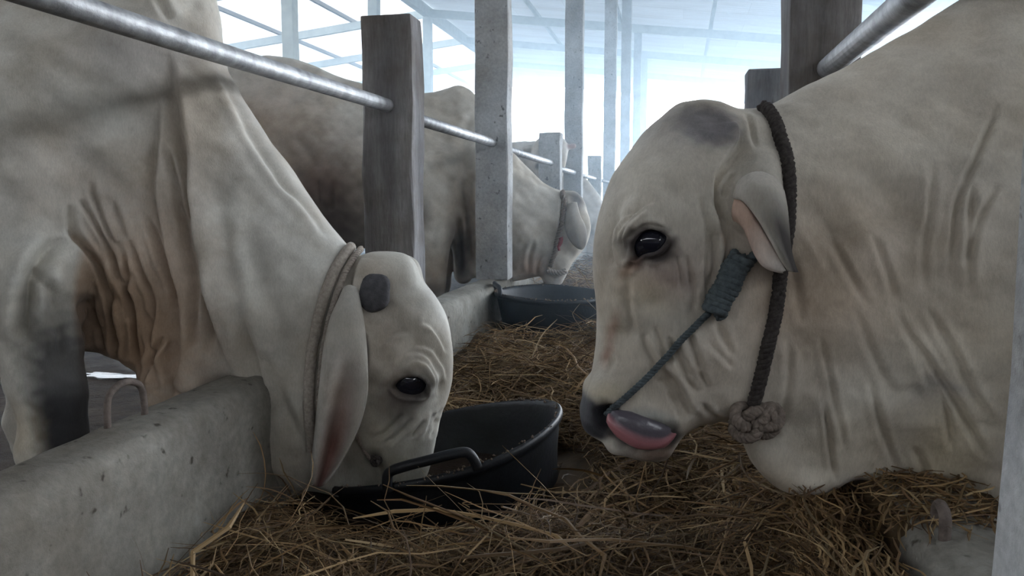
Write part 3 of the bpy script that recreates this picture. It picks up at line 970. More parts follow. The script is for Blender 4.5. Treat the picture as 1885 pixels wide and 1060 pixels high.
B.build([(1048, 1900, 3.4), (1900, 2000, 8), (2000, 3316, 26)],
        [(-250, -60, 12), (-60, 160, 5), (160, 1000, 3.4), (1000, Bfloor + 20, 12)],
        [(-400, -170, 16), (-170, 0, 9), (0, 170, 3.6), (170, 260, 7), (260, 400, 16)])
B.apply()
# press the eye opening in
ax_, ay_ = B.plane(np.array([a for a, b in ALM]), np.array([b for a, b in ALM]))
alm = catmull(np.stack([ax_, ay_], 1), 4, closed=True)
m_ = np.nonzero((np.abs(B.v[:, 0] - alm[:, 0].mean()) < 80) & (np.abs(B.v[:, 1] - alm[:, 1].mean()) < 70))[0]
dd_ = poly_dist(alm, B.v[m_, 0], B.v[m_, 1])
B.v[m_] -= B.n[m_] * (26 * np.clip(dd_ / 9 + 0.25, 0, 1))[:, None]

cream, grey, brown = (0.56, 0.53, 0.475), (0.33, 0.325, 0.31), (0.40, 0.31, 0.23)
bc = B.colours((0.53, 0.50, 0.445), [
    (1650, 430, 170, 70, -10, (0.36, 0.33, 0.30), 0.6, 0.8), (1560, 250, 160, 80, -20, (0.47, 0.43, 0.37), 0.7, 0.9), (1480, 560, 110, 120, 0, (0.40, 0.31, 0.24), 0.75, 0.9),  # first patch paints the soft shade of the neck hollow
    (1560, 560, 120, 60, 10, (0.36, 0.29, 0.23), 0.6, 0.9), (1700, 560, 120, 120, 0, (0.45, 0.40, 0.34), 0.6, 0.9), (1740, 700, 90, 150, 0, (0.50, 0.45, 0.37), 0.6, 0.8),
    (1330, 700, 90, 60, 0, (0.50, 0.43, 0.36), 0.6, 0.9), (1230, 500, 60, 40, 0, (0.40, 0.33, 0.30), 0.7, 0.8), (1215, 520, 40, 22, 10, (0.33, 0.25, 0.23), 0.7, 0.8),
    (1306, 228, 54, 40, 15, (0.15, 0.145, 0.16), 1.0, 0.45), (1250, 230, 60, 40, 0, (0.36, 0.35, 0.36), 0.5, 0.9),
    (1196, 452, 46, 32, 12, (0.07, 0.06, 0.06), 1.0, 0.35), (1168, 484, 14, 12, 0, (0.10, 0.07, 0.06), 1.0, 0.5), (1154, 500, 16, 10, -40, (0.28, 0.20, 0.16), 0.9, 0.6),
    (1090, 780, 40, 34, 20, (0.040, 0.042, 0.052), 1.0, 0.35), (1080, 752, 18, 26, 0, (0.10, 0.105, 0.12), 1.0, 0.4), (1112, 762, 24, 26, 0, (0.012, 0.012, 0.016), 1.0, 0.4),
    (1190, 806, 62, 26, 6, (0.05, 0.045, 0.05), 1.0, 0.4), (1232, 800, 20, 24, 0, (0.045, 0.04, 0.04), 1.0, 0.4), (1195, 770, 42, 16, 8, (0.34, 0.35, 0.34), 0.9, 0.5),
    (1140, 830, 36, 14, 10, (0.40, 0.38, 0.36), 0.9, 0.6), (1210, 838, 46, 16, 0, (0.22, 0.16, 0.13), 0.9, 0.6),
    (1128, 610, 8, 30, 10, (0.36, 0.22, 0.17), 0.6, 0.7), (1118, 655, 7, 18, 15, (0.36, 0.20, 0.15), 0.6, 0.7), (1120, 720, 34, 14, 0, (0.52, 0.47, 0.34), 0.5, 0.8),
    (1190, 540, 40, 24, 20, (0.60, 0.54, 0.42), 0.6, 0.8), (1400, 330, 34, 60, 0, (0.36, 0.35, 0.32), 0.6, 0.8),
    (1700, 712, 16, 22, 40, (0.26, 0.24, 0.23), 0.7, 0.8), (1745, 710, 26, 8, 20, (0.28, 0.26, 0.25), 0.7, 0.8), (1510, 752, 22, 14, 0, (0.34, 0.31, 0.29), 0.7, 0.8), (1490, 765, 12, 10, 0, (0.28, 0.26, 0.24), 0.7, 0.8),
    (1680, 830, 30, 30, 30, (0.33, 0.31, 0.29), 0.6, 0.9), (1560, 760, 160, 90, 0, (0.56, 0.54, 0.49), 0.6, 0.9), (1740, 830, 40, 60, 0, (0.58, 0.52, 0.38), 0.6, 0.9),
    (1400, 900, 60, 40, 0, (0.50, 0.42, 0.33), 0.5, 0.9)])
cow_right = empty('cow', (float(B.world([[2000, Bfloor, 0]])[0][0]), float(B.world([[2000, Bfloor, 0]])[0][1]), 0))
tag(cow_right, 'cream humped cow with curled tongue licking its nose, beside the right concrete pillar', 'cow', 'humped cattle at the feed troughs')
put(B.mesh('body', bc, M['hide']), cow_right)
eyes(B, 1194, 451, 41, 38, cow_right, 1.05)
# ears: a curled funnel that droops, dark along the back edge
def ear_col_B(pt, s_, t_, side):
    c = np.tile(np.array((0.42, 0.40, 0.365)), (len(pt), 1))
    if side > 0:
        k = np.clip((t_ + 0.55) * 1.25, 0, 1) * np.clip(s_ * 2.6 - 0.35, 0, 1)
        c = c * (1 - k[:, None]) + np.array((0.05, 0.045, 0.045)) * k[:, None]
    else:
        c[:] = (0.50, 0.37, 0.30)
        k = np.clip(s_ * 2 - 0.9, 0, 1)
        c = c * (1 - k[:, None]) + np.array((0.56, 0.53, 0.50)) * k[:, None]
    return c
def ER(pts): return [B.at(a, b, w) for a, b, w in pts]
sheet('ear', [ER([(1350, 358, 150), (1362, 332, 160), (1392, 318, 164), (1424, 326, 162), (1444, 352, 148)]),
              ER([(1352, 366, 158), (1368, 352, 176), (1398, 338, 186), (1430, 350, 182), (1450, 384, 150)]),
              ER([(1368, 370, 170), (1384, 374, 186), (1410, 374, 196), (1436, 388, 186), (1453, 418, 148)]),
              ER([(1394, 402, 182), (1404, 408, 192), (1422, 410, 198), (1441, 424, 186), (1455, 448, 148)]),
              ER([(1416, 440, 186), (1423, 442, 194), (1434, 446, 196), (1447, 456, 184), (1459, 470, 154)]),
              ER([(1434, 472, 184), (1438, 474, 188), (1446, 477, 188), (1455, 483, 178), (1464, 488, 160)]),
              ER([(1449, 498, 176), (1453, 499, 178), (1458, 500, 176), (1464, 501, 172), (1470, 501, 164)])],
      6, M['hide'], cow_right, ear_col_B, B)
sheet('ear_flap', [ER([(1352, 366, 146), (1348, 395, 140), (1360, 420, 122), (1380, 436, 118)]),
              ER([(1364, 370, 160), (1362, 402, 150), (1374, 426, 134), (1388, 440, 126)]),
              ER([(1378, 384, 172), (1374, 420, 160), (1382, 446, 146), (1392, 460, 136)]),
              ER([(1396, 410, 172), (1386, 440, 166), (1390, 466, 158), (1402, 480, 146)]),
              ER([(1418, 446, 180), (1404, 462, 176), (1402, 484, 168), (1416, 496, 156)]),
              ER([(1434, 474, 182), (1424, 482, 180), (1422, 494, 174), (1432, 501, 162)]),
              ER([(1447, 498, 178), (1443, 499, 177), (1441, 501, 174), (1442, 503, 168)])],
      5, M['hide'], cow_right, lambda pt, s_, t_, side: np.array((0.54, 0.40, 0.33))[None] * (1 - np.clip(s_ * 1.8 - 0.7, 0, 1))[:, None] + np.array((0.60, 0.57, 0.54))[None] * np.clip(s_ * 1.8 - 0.7, 0, 1)[:, None], B)
# tongue curled up over the lip to the nostril
def tongue():
    cen = catmull([B.at(*q) for q in ((1243, 786, 58), (1218, 800, 74), (1190, 799, 84), (1162, 788, 86), (1138, 773, 80), (1124, 758, 72))], 6)
    hw = np.interp(np.linspace(0, 1, len(cen)), [0, 0.2, 0.45, 0.7, 0.9, 1], [9, 23, 29, 26, 17, 7])
    tg = np.gradient(cen, axis=0); tg /= np.linalg.norm(tg, axis=1)[:, None]
    out = np.array([0, 0, 1.0])
    side = np.cross(tg, out); side /= np.linalg.norm(side, axis=1)[:, None]
    nor = np.cross(side, tg)
    seg = 24
    V, C, F = [], [], []
    for i in range(len(cen)):
        for j in range(seg):
            a = 2 * math.pi * j / seg
            ca, sa = math.cos(a), math.sin(a)
            th = 13 * min(1, hw[i] / 22)
            groove = -3.2 * math.exp(-((ca - 0.1) / 0.22) ** 2) * (sa > 0)
            V.append(cen[i] + side[i] * hw[i] * ca + nor[i] * (th * sa + groove))
            k = min(1, max(0, (ca * side[i][1] - 0.12) * 3.5 + 0.2)) if abs(side[i][1]) > 0.05 else 0.5
            C.append(np.array((0.36, 0.15, 0.165)) * k + np.array((0.105, 0.095, 0.115)) * (1 - k))
    n = len(cen)
    for i in range(n - 1):
        for j in range(seg):
            F.append((i * seg + j, i * seg + (j + 1) % seg, (i + 1) * seg + (j + 1) % seg, (i + 1) * seg + j))
    F.append(tuple(range(seg))); F.append(tuple((n - 1) * seg + j for j in range(seg - 1, -1, -1)))
    o = mesh_obj('tongue', B.world(np.array(V)), [f for f in F], M['tongue_two'], cow_right)
    vcol(o.data, np.array(C)); clean(o.data)
mt, ntt, bt = material('two_tone_tongue', 0.28, 0, 0.55)
vt = N(ntt, 'ShaderNodeVertexColor', layer_name='col'); ntt.links.new(vt.outputs[0], bt.inputs['Base Color'])
nb = noise(ntt, 90, 3, 0.6); bump(ntt, bt, nb.outputs[0], 0.3, 0.003)
M['tongue_two'] = mt
tongue()
# ---------------------------------------------------------------- the cow on the left, its head down in the tub
A = Cow(1.87,
    [(385, -45), (395, 0), (402, 60), (413, 120), (427, 147), (444, 178), (468, 215), (498, 263), (529, 303), (553, 337), (577, 371), (604, 409), (634, 446), (650, 458),
     (668, 472), (683, 473), (704, 468), (725, 470), (738, 480), (759, 497), (783, 522), (802, 546), (815, 570), (825, 598), (831, 630), (835, 665), (834, 690), (831, 710), (826, 730), (816, 754), (807, 779), (803, 803),
     (799, 825), (792, 858), (778, 890), (752, 912), (715, 922), (675, 922), (640, 915), (600, 905), (555, 900), (510, 892), (482, 872), (474, 840), (466, 800), (456, 760), (444, 730), (428, 705),
     (400, 722), (360, 742), (320, 752), (285, 752), (273, 746), (268, 726), (258, 712), (260, 695), (244, 682), (224, 668), (212, 660), (196, 656), (186, 650), (160, 646), (134, 638),
     (90, 636), (0, 650), (-150, 700), (-350, 740), (-650, 745), (-850, 690), (-960, 560), (-990, 350), (-960, 150), (-860, 30), (-650, -10), (-300, -10), (-20, -30), (80, -110), (170, -190), (270, -200), (345, -130)],
    [(700, 475, 58, 50), (800, 560, 66, 60), (832, 670, 62, 55), (800, 800, 46, 42), (760, 700, 78, 62), (700, 600, 78, 62), (690, 540, 76, 60), (720, 800, 62, 55), (700, 900, 48, 40),
     (640, 760, 62, 60), (620, 850, 54, 50), (620, 600, 82, 70), (560, 500, 92, 75), (540, 660, 82, 75), (520, 820, 62, 60), (480, 850, 46, 40), (450, 300, 92, 70), (470, 450, 102, 85), (420, 150, 78, 60),
     (400, 560, 92, 90), (440, 720, 46, 40), (395, 30, 70, 60), (330, 200, 112, 95), (320, 60, 105, 90), (330, 420, 100, 90), (330, 600, 55, 50), (300, 740, 26, 22), (220, 640, 26, 24), (260, 560, 52, 50), (190, 560, 48, 50),
     (230, 430, 100, 100), (200, 250, 150, 130), (100, 150, 165, 150), (50, 330, 188, 170), (110, 500, 110, 120), (130, 620, 50, 40), (-50, 500, 180, 160), (100, -80, 60, 80), (230, -180, 45, 60), (-300, 350, 230, 190), (-300, 20, 90, 90),
     (-700, 350, 220, 190), (-700, 20, 90, 90), (-300, 720, 110, 90), (-700, 720, 110, 90), (-960, 350, 120, 100)],
    (-1040, 900, -260, 980), fstep=4.0, p=2.3, soft=4.0)
Afloor = CY + (CAMZ / A.s / UP[2]) - FPX * math.tan(PITCH)
# forelegs, hind legs
for sg, ox in ((1, 0), (-1, -170)):
    a0, a1, a2, a3 = A.at(45, 330, 85), A.at(52, 500, 124), A.at(88, 720, 122), A.at(98, 815, 120)
    J = [(q[0] + ox * t, q[1], sg * q[2]) for q, t in ((a0, .3), (a1, .8), (a2, 1), (a3, 1), ((a3[0] + 4, Afloor - 75, 118), 1), ((a3[0] + 18, Afloor - 28, 118), 1))]
    for i, (r0, r1, k) in enumerate(((95, 74, 75), (74, 57, 25), (57, 54, 18), (52, 36, 20), (38, 42, 14))):
        A.add(J[i], J[i + 1], r0, r1, k, '+a')
A.add((-820, 520, 110), (-880, 800, 140), 110, 56, 50)
A.add((-880, 800, 140), (-860, Afloor - 70, 140), 56, 34, 20)
A.add((-860, Afloor - 70, 140), (-840, Afloor - 28, 140), 38, 42, 14)
# brow, cheek, poll, shoulder muscle, dewlap folds
A.add(A.at(770, 680, 68), A.at(790, 700, 62), 16, 14, 22)
A.add(A.at(690, 500, 40), A.at(735, 500, 30), 34, 32, 26)
for (a_, b_, r0, r1) in (((195, 520, 50), (205, 640, 22), 22, 16), ((225, 500, 56), (238, 655, 22), 22, 20), ((262, 520, 54), (262, 705, 16), 20, 10), ((300, 560, 52), (292, 728, 24), 26, 24), ((348, 560, 62), (350, 700, 40), 20, 22)):
    A.add(A.at(*a_), A.at(*b_), r0, r1, 14)
st = A.stroke
# groove behind the poll and cheek, where the neck begins
st([(668, 474), (655, 500), (648, 540), (648, 575), (662, 600), (673, 630), (675, 665), (668, 700)], 'fold', -9.0, 4, 26)
for s_ in ([(735, 672), (750, 655), (768, 650), (788, 657), (805, 678), (814, 704), (808, 728)], [(760, 638), (786, 641), (807, 654), (821, 678), (826, 705)], [(772, 596), (791, 604), (812, 625), (826, 651)],
           [(700, 640), (722, 622), (750, 612)], [(745, 672), (765, 663), (785, 668), (800, 686), (806, 706), (800, 726)]):
    st(s_, 'fold', 3.0, 2.4, 9)
for s_ in ([(800, 759), (781, 791)], [(817, 749), (794, 782), (778, 805)], [(757, 768), (733, 797), (709, 817)], [(781, 770), (757, 805)], [(740, 760), (715, 790), (690, 806)], [(806, 770), (790, 806)]):
    st(s_, 'crease', 3.2, 4)
ALMA = [(722, 715), (726, 706), (736, 698), (751, 694), (772, 696), (786, 706), (789, 718), (779, 729), (757, 731), (736, 727)]
st(ALMA + ALMA[:1], 'ridge', 4, 6, taper=False)
st([(712, 880), (700, 850), (690, 835)], 'crease', 2, 5)
# neck and shoulder
st([(287, -10), (300, 15), (313, 36)], 'crease', 4, 6)
st([(313, 95), (323, 150), (337, 238), (345, 290), (346, 345), (355, 396), (358, 430), (372, 500), (386, 560), (405, 620), (428, 680)], 'fold', -13.0, 4, 30)
st([(296, 170), (290, 254), (285, 341), (293, 396), (300, 440), (320, 520), (335, 590), (336, 700)], 'fold', -9.0, 4, 24)
st([(301, 265), (317, 325), (330, 390), (345, 460)], 'crease', 6, 5)
for s_, a_, w_ in (([(265, 395), (290, 462), (309, 525), (322, 580)], 6, 5), ([(149, 425), (187, 493), (210, 562), (218, 640)], 7, 5), ([(193, 431), (224, 512), (250, 568), (252, 680)], 7, 5),
                   ([(240, 440), (266, 510), (282, 560), (284, 640)], 6, 5), ([(154, 368), (180, 412), (200, 450)], 5, 4), ([(166, 335), (188, 400), (215, 450)], 5, 4), ([(140, 380), (150, 425), (175, 470)], 5, 4),
                   ([(367, 462), (380, 587), (386, 661)], 4, 7), ([(130, 490), (160, 540), (180, 610)], 6, 6), ([(310, 620), (290, 660), (276, 720)], 6, 4), ([(205, 370), (235, 440)], 4, 5), ([(330, 430), (352, 520), (360, 640)], 6, 6),
                   ([(395, 330), (415, 450), (450, 600), (480, 740)], 4, 14), ([(440, 400), (480, 520), (530, 640)], 3, 16), ([(480, 640), (520, 740), (560, 830)], 4, 10), ([(430, 560), (462, 650), (486, 760)], 4, 9)):
    st(s_, 'crease', a_, w_)
for s_ in ([(212, 520), (216, 590), (221, 668)], [(246, 530), (255, 610), (262, 695)], [(272, 570), (288, 640), (300, 720)], [(232, 470), (240, 540), (244, 600)], [(176, 540), (184, 600), (190, 650)]):
    st(s_, 'crease', 6, 4.5)
# crest of the far neck edge
st([(420, 150), (450, 215), (500, 300), (560, 375), (615, 445)], 'crease', 5, 7)
st([(140, 440), (134, 500), (130, 560), (134, 620)], 'crease', 14, 9)
A.build([(-1036, -110, 24), (-110, 0, 9), (0, 850, 3.4)],
        [(-260, -40, 14), (-40, 940, 3.4), (940, Afloor + 14, 9)],
        [(-330, -130, 16), (-130, 0, 8), (0, 150, 3.6), (150, 240, 6), (240, 330, 15)])
A.apply()
ax_, ay_ = A.plane(np.array([a for a, b in ALMA]), np.array([b for a, b in ALMA]))
alm = catmull(np.stack([ax_, ay_], 1), 4, closed=True)
m_ = np.nonzero((np.abs(A.v[:, 0] - alm[:, 0].mean()) < 70) & (np.abs(A.v[:, 1] - alm[:, 1].mean()) < 60))[0]
dd_ = poly_dist(alm, A.v[m_, 0], A.v[m_, 1])
A.v[m_] -= A.n[m_] * (20 * np.clip(dd_ / 7 + 0.25, 0, 1))[:, None]
brown = (0.36, 0.235, 0.15)
ac = A.colours((0.50, 0.495, 0.465), [
    (250, 610, 140, 170, 0, brown, 0.9, 0.7, 'in', 135), (200, 480, 90, 120, 0, (0.38, 0.30, 0.23), 0.7, 0.9, 'in', 90), (150, 600, 50, 80, 0, (0.17, 0.12, 0.09), 0.85, 0.7, 'in', 90), (320, 480, 50, 120, 0, (0.47, 0.38, 0.31), 0.6, 0.9),
    (340, 200, 60, 120, 0, (0.46, 0.40, 0.35), 0.5, 0.9), (250, 90, 90, 40, 0, (0.36, 0.34, 0.33), 0.6, 0.9), (150, 330, 80, 60, 0, (0.45, 0.41, 0.37), 0.6, 0.9), (140, 690, 44, 120, -8, (0.045, 0.045, 0.05), 0.9, 0.5, 120),
    (145, 775, 42, 60, 0, (0.03, 0.03, 0.033), 1.0, 0.5, 120), (62, 790, 34, 46, 0, (0.44, 0.37, 0.26), 0.7, 0.8, 120), (520, 600, 80, 160, -20, (0.47, 0.46, 0.43), 0.6, 0.9), (500, 330, 50, 100, -30, (0.42, 0.41, 0.39), 0.5, 0.9),
    (755, 712, 42, 30, 0, (0.055, 0.05, 0.05), 1.0, 0.4), (728, 752, 26, 32, -20, (0.075, 0.07, 0.075), 0.9, 0.6), (745, 740, 30, 26, 0, (0.10, 0.09, 0.09), 0.8, 0.6),
    (705, 640, 40, 70, 0, (0.42, 0.35, 0.29), 0.5, 0.9), (682, 500, 40, 34, 0, (0.47, 0.39, 0.31), 0.5, 0.9), (690, 830, 80, 60, 0, (0.33, 0.32, 0.28), 0.7, 0.8), (700, 890, 90, 40, 0, (0.16, 0.15, 0.13), 0.8, 0.8), (690, 840, 14, 14, 0, (0.05, 0.05, 0.05), 0.9, 0.6),
    (740, 860, 60, 40, 0, (0.28, 0.27, 0.23), 0.7, 0.8), (530, 860, 60, 40, 0, (0.40, 0.37, 0.32), 0.5, 0.9)])
f_ = A.world([[96, Afloor, 0]])[0]
cow_left = empty('cow', (float(f_[0]), float(f_[1]), 0))
tag(cow_left, 'grey white humped cow with its head bent down into the near black tub', 'cow', 'humped cattle at the feed troughs')
put(A.mesh('body', ac, M['hide']), cow_left)
eyes(A, 756, 712, 36, 33, cow_left, 1.05)
hq = A.skin(686, 538)
for sgn in (1, -1):
    disc_dome('horn_bud', A.world([[hq[0], hq[1], sgn * (hq[2] + 3)]])[0], -FWD * sgn * 0.9 - RIGHT * 0.22 + UP * 0.12, 0.044, 0.018, M['horn'], cow_left)
def ear_col_A(pt, s_, t_, side):
    c = np.tile(np.array((0.47, 0.465, 0.44)), (len(pt), 1))
    k = np.clip(1.25 - np.abs(t_ - 0.1) * 1.6, 0, 1) * np.clip(s_ * 2.4 - 0.65, 0, 1)  # reddish inner skin, with the shade of the fold painted in
    c = c * (1 - k[:, None]) + np.array((0.24, 0.13, 0.115)) * k[:, None]
    k = np.clip((s_ - 0.72) * 5, 0, 1) * np.clip(1 - np.abs(t_) * 1.1, 0, 1)
    return c * (1 - k[:, None]) + np.array((0.13, 0.075, 0.07)) * k[:, None]
def ER(pts): return [A.at(a, b, w) for a, b, w in pts]
sheet('ear', [ER([(630, 540, 84), (636, 530, 94), (645, 526, 98), (655, 532, 94), (660, 548, 84)]),
              ER([(610, 580, 92), (624, 572, 108), (642, 572, 114), (662, 582, 106), (671, 604, 88)]),
              ER([(597, 632, 104), (612, 632, 122), (638, 634, 118), (664, 640, 108), (676, 656, 98)]),
              ER([(590, 692, 108), (604, 696, 124), (630, 702, 98), (658, 708, 98), (677, 714, 110)]),
              ER([(584, 750, 108), (597, 756, 120), (618, 764, 84), (646, 768, 88), (668, 764, 112)]),
              ER([(578, 810, 104), (588, 816, 114), (604, 824, 78), (628, 826, 80), (649, 812, 110)]),
              ER([(573, 860, 98), (581, 866, 104), (592, 872, 80), (610, 870, 82), (624, 856, 104)]),
              ER([(574, 892, 92), (579, 894, 94), (585, 896, 88), (593, 894, 88), (601, 888, 94)])],
      8, M['hide'], cow_left, ear_col_A, A)
# ---------------------------------------------------------------- cattle farther down the left row
C = Cow(4.35,
    [(380, 170), (395, 140), (430, 120), (500, 104), (560, 115), (620, 140), (680, 160), (740, 175), (780, 173), (820, 164), (850, 158), (880, 180), (905, 225), (930, 265), (945, 282),
     (975, 312), (1003, 338), (1030, 350), (1045, 351), (1060, 353), (1074, 368), (1083, 395), (1086, 420), (1083, 442), (1075, 458), (1062, 474), (1050, 490), (1042, 505), (1036, 519), (1026, 527), (1010, 528),
     (1000, 519), (996, 509), (985, 510), (972, 513), (958, 516), (935, 518), (905, 508), (870, 512), (846, 522), (836, 500), (828, 450), (780, 448), (740, 450), (640, 458), (560, 444), (480, 440), (420, 450), (388, 400), (368, 300), (368, 220)],
    [(1074, 368, 26, 22), (1083, 430, 28, 24), (1050, 400, 36, 30), (1040, 460, 30, 24), (1020, 500, 22, 18), (1020, 525, 18, 15), (990, 400, 44, 36), (960, 330, 36, 34), (960, 500, 18, 16), (940, 440, 48, 44), (900, 300, 62, 54),
     (850, 180, 24, 28), (850, 500, 14, 14), (850, 420, 44, 44), (800, 300, 84, 70), (800, 430, 60, 50), (780, 180, 34, 36), (700, 300, 98, 84), (560, 280, 104, 88), (430, 280, 80, 70), (560, 120, 44, 44), (600, 430, 54, 44)],
    (340, 1110, 80, 560), fstep=3.0, p=2.2, soft=3.0)
Cf = CY + (CAMZ / C.s / UP[2]) - FPX * math.tan(PITCH)
C.add((806, 330, 58), (806, 430, 54), 44, 32, 20)
C.add((806, 430, 54), (803, 520, 54), 30, 22, 10)
C.add((803, 520, 54), (806, Cf - 16, 54), 20, 17, 6)
C.add((852, 430, -50), (850, 505, -50), 24, 17, 10, '+a')
C.add((430, 330, 50), (410, 470, 56), 60, 26, 20)
C.add((410, 470, 56), (420, Cf - 16, 56), 22, 16, 8)
C.lump = 0.4; C.gain = 1.0
st = C.stroke
for s_, a_, w_ in (([(1033, 352), (1037, 375), (1034, 410), (1028, 440)], 3, 4), ([(870, 200), (855, 260), (862, 330)], 4, 8), ([(850, 330), (862, 400), (866, 480)], 6, 6), ([(880, 330), (890, 420), (884, 490)], 4, 6), ([(842, 400), (848, 450), (846, 500)], 5, 4),
                   ([(985, 440), (975, 470), (974, 505)], 4, 4), ([(1000, 470), (990, 490), (988, 507)], 4, 3), ([(560, 330), (566, 380), (560, 420)], 3, 4), ([(585, 330), (590, 380)], 3, 4), ([(612, 330), (616, 390)], 3, 4), ([(540, 250), (560, 270), (580, 310)], 5, 8)):
    st(s_, 'crease', a_, w_)
C.build([(350, 470, 6), (470, 1100, 2.6)], [(90, 540, 2.6), (540, Cf + 6, 4)], [(-130, 0, 6), (0, 126, 3.2)])
C.apply()
cc = C.colours((0.50, 0.48, 0.44), [(590, 340, 80, 80, 0, (0.15, 0.105, 0.085), 0.95, 0.7), (600, 420, 90, 60, 0, (0.06, 0.045, 0.04), 0.95, 0.7), (540, 280, 34, 26, 30, (0.16, 0.14, 0.13), 0.8, 0.9), (480, 230, 80, 80, 0, (0.33, 0.26, 0.21), 0.8, 0.8),  # flank and belly: brown dirt with the shade under the barrel painted in
    (802, 530, 30, 24, 0, (0.09, 0.07, 0.06), 0.9, 0.7, 54), (806, 500, 24, 26, 0, (0.30, 0.23, 0.17), 0.7, 0.8, 54), (860, 440, 24, 80, 0, (0.36, 0.27, 0.20), 0.7, 0.8), (850, 470, 18, 60, 0, (0.06, 0.045, 0.04), 0.95, 0.6), (780, 400, 12, 26, 0, (0.12, 0.1, 0.09), 0.7, 0.8),  # near-black patch behind the foreleg is shade put into the colour
    (980, 495, 30, 20, 0, (0.40, 0.27, 0.20), 0.7, 0.8), (1062, 368, 14, 16, 0, (0.10, 0.10, 0.11), 0.9, 0.6), (1016, 516, 18, 12, 0, (0.44, 0.40, 0.35), 0.8, 0.7)])
f_ = C.world([[806, Cf, 0]])[0]
cow_mid = empty('cow', (float(f_[0]), float(f_[1]), 0))
tag(cow_mid, 'cream humped cow behind the tall bluish post, muzzle over the far black tub', 'cow', 'humped cattle at the feed troughs')
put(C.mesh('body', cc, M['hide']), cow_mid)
def ER(pts): return [C.at(a, b, w) for a, b, w in pts]
def ear_col_C(pt, s_, t_, side):
    c = np.tile(np.array((0.40, 0.39, 0.37)), (len(pt), 1))
    k = np.clip(t_ * 2, 0, 1) * np.clip(s_ * 2 - 0.6, 0, 1) * np.clip((1 - s_) * 4, 0, 1)
    return c * (1 - k[:, None]) + np.array((0.13, 0.12, 0.125)) * k[:, None]
sheet('ear', [ER([(1041, 388, 38), (1050, 374, 44), (1062, 372, 42)]), ER([(1040, 410, 40), (1054, 398, 50), (1068, 396, 44)]), ER([(1042, 428, 42), (1060, 420, 52), (1076, 412, 44)]),
              ER([(1050, 444, 42), (1066, 438, 50), (1080, 430, 42)]), ER([(1060, 455, 40), (1070, 454, 44), (1079, 448, 40)]), ER([(1067, 458, 39), (1071, 459, 40), (1075, 457, 39)])], 4, M['hide'], cow_mid, ear_col_C, C)

D_ = Cow(6.6,
    [(984, 262), (1000, 250), (1020, 248), (1038, 256), (1046, 274), (1042, 300), (1034, 330), (1028, 348), (1014, 354), (1000, 348), (992, 330), (982, 304), (978, 282)],
    [(1012, 270, 28, 22), (1012, 320, 24, 18), (1012, 350, 16, 14), (990, 270, 22, 18), (1036, 270, 22, 18)], (960, 1070, 235, 370), fstep=1.5, p=2.2, soft=2.0)
D_.add(D_.at(1036, 272, 0), D_.at(1056, 269, 0), 7, 5, 5)
D_.add(D_.at(988, 272, 0), D_.at(966, 274, 0), 7, 5, 5)
Df = CY + (CAMZ / D_.s / UP[2]) - FPX * math.tan(PITCH)
D_.add((985, 290, -50), (900, 300, -95), 40, 52, 20, '+a')
D_.add((900, 300, -95), (700, 300, -105), 54, 52, 20, '+a')
for xx, ww in ((900, -70), (915, -122), (700, -78), (700, -130)):
    D_.add((xx, 330, ww), (xx, Df - 8, ww), 22, 11, 14, '+a')
D_.build([(620, 960, 6), (960, 1066, 2.0)], [(215, 370, 2.5), (370, Df + 4, 5)], [(-175, -40, 5), (-40, 40, 2.2)])
D_.lump = 0.4; D_.gain = 1; D_.apply()
dc = D_.colours((0.50, 0.48, 0.45), [(992, 306, 7, 6, 0, (0.03, 0.03, 0.035), 1.0, 0.5), (1052, 270, 9, 6, 0, (0.40, 0.28, 0.27), 0.8, 0.6), (990, 330, 8, 20, 0, (0.40, 0.37, 0.34), 0.6, 0.8)])
f_ = D_.world([[900, Df, -95]])[0]
cow_far = empty('cow', (float(f_[0]), float(f_[1]), 0))
tag(cow_far, 'half-hidden cow facing us, one eye and a pink ear showing beside the short post', 'cow', 'humped cattle at the feed troughs')
put(D_.mesh('body', dc, M['hide']), cow_far)

E = Cow(7.9,
    [(820, 300), (900, 268), (970, 280), (1020, 300), (1060, 318), (1080, 331), (1095, 350), (1107, 366), (1117, 390), (1121, 425), (1112, 455), (1102, 478), (1092, 495), (1081, 500), (1068, 493), (1061, 480), (1066, 466), (1050, 470), (1030, 462), (1000, 450), (900, 450), (830, 440), (800, 380)],
    [(1105, 370, 16, 14), (1112, 430, 18, 15), (1080, 480, 12, 10), (1080, 400, 24, 20), (1040, 330, 24, 22), (1030, 400, 30, 26), (1050, 465, 10, 10), (950, 360, 50, 42), (850, 360, 50, 42), (920, 280, 20, 20)], (790, 1135, 255, 515), fstep=2.0, p=2.2, soft=2.0)
Ef = CY + (CAMZ / E.s / UP[2]) - FPX * math.tan(PITCH)
E.add((990, 400, 30), (990, Ef - 8, 30), 20, 10, 12); E.add((830, 400, 30), (830, Ef - 8, 30), 26, 10, 12)
E.add(E.at(1100, 392, 14), E.at(1094, 425, 20), 7, 5, 4)
E.build([(792, 1000, 5), (1000, 1130, 2.2)], [(258, 505, 2.4), (505, Ef + 3, 4)], [(-64, 64, 3.2)])
E.lump = 0.4; E.gain = 1; E.apply()
ec = E.colours((0.48, 0.46, 0.43), [(1078, 490, 12, 9, 0, (0.30, 0.26, 0.23), 0.7, 0.7), (1040, 440, 40, 24, 0, (0.26, 0.2, 0.17), 0.7, 0.9)])  # second patch paints the shade around the muzzle
f_ = E.world([[990, Ef, 0]])[0]
cow_end = empty('cow', (float(f_[0]), float(f_[1]), 0))
tag(cow_end, 'farthest cow with its muzzle down in the straw, right of the second tall post', 'cow', 'humped cattle at the feed troughs')
put(E.mesh('body', ec, M['hide']), cow_end)
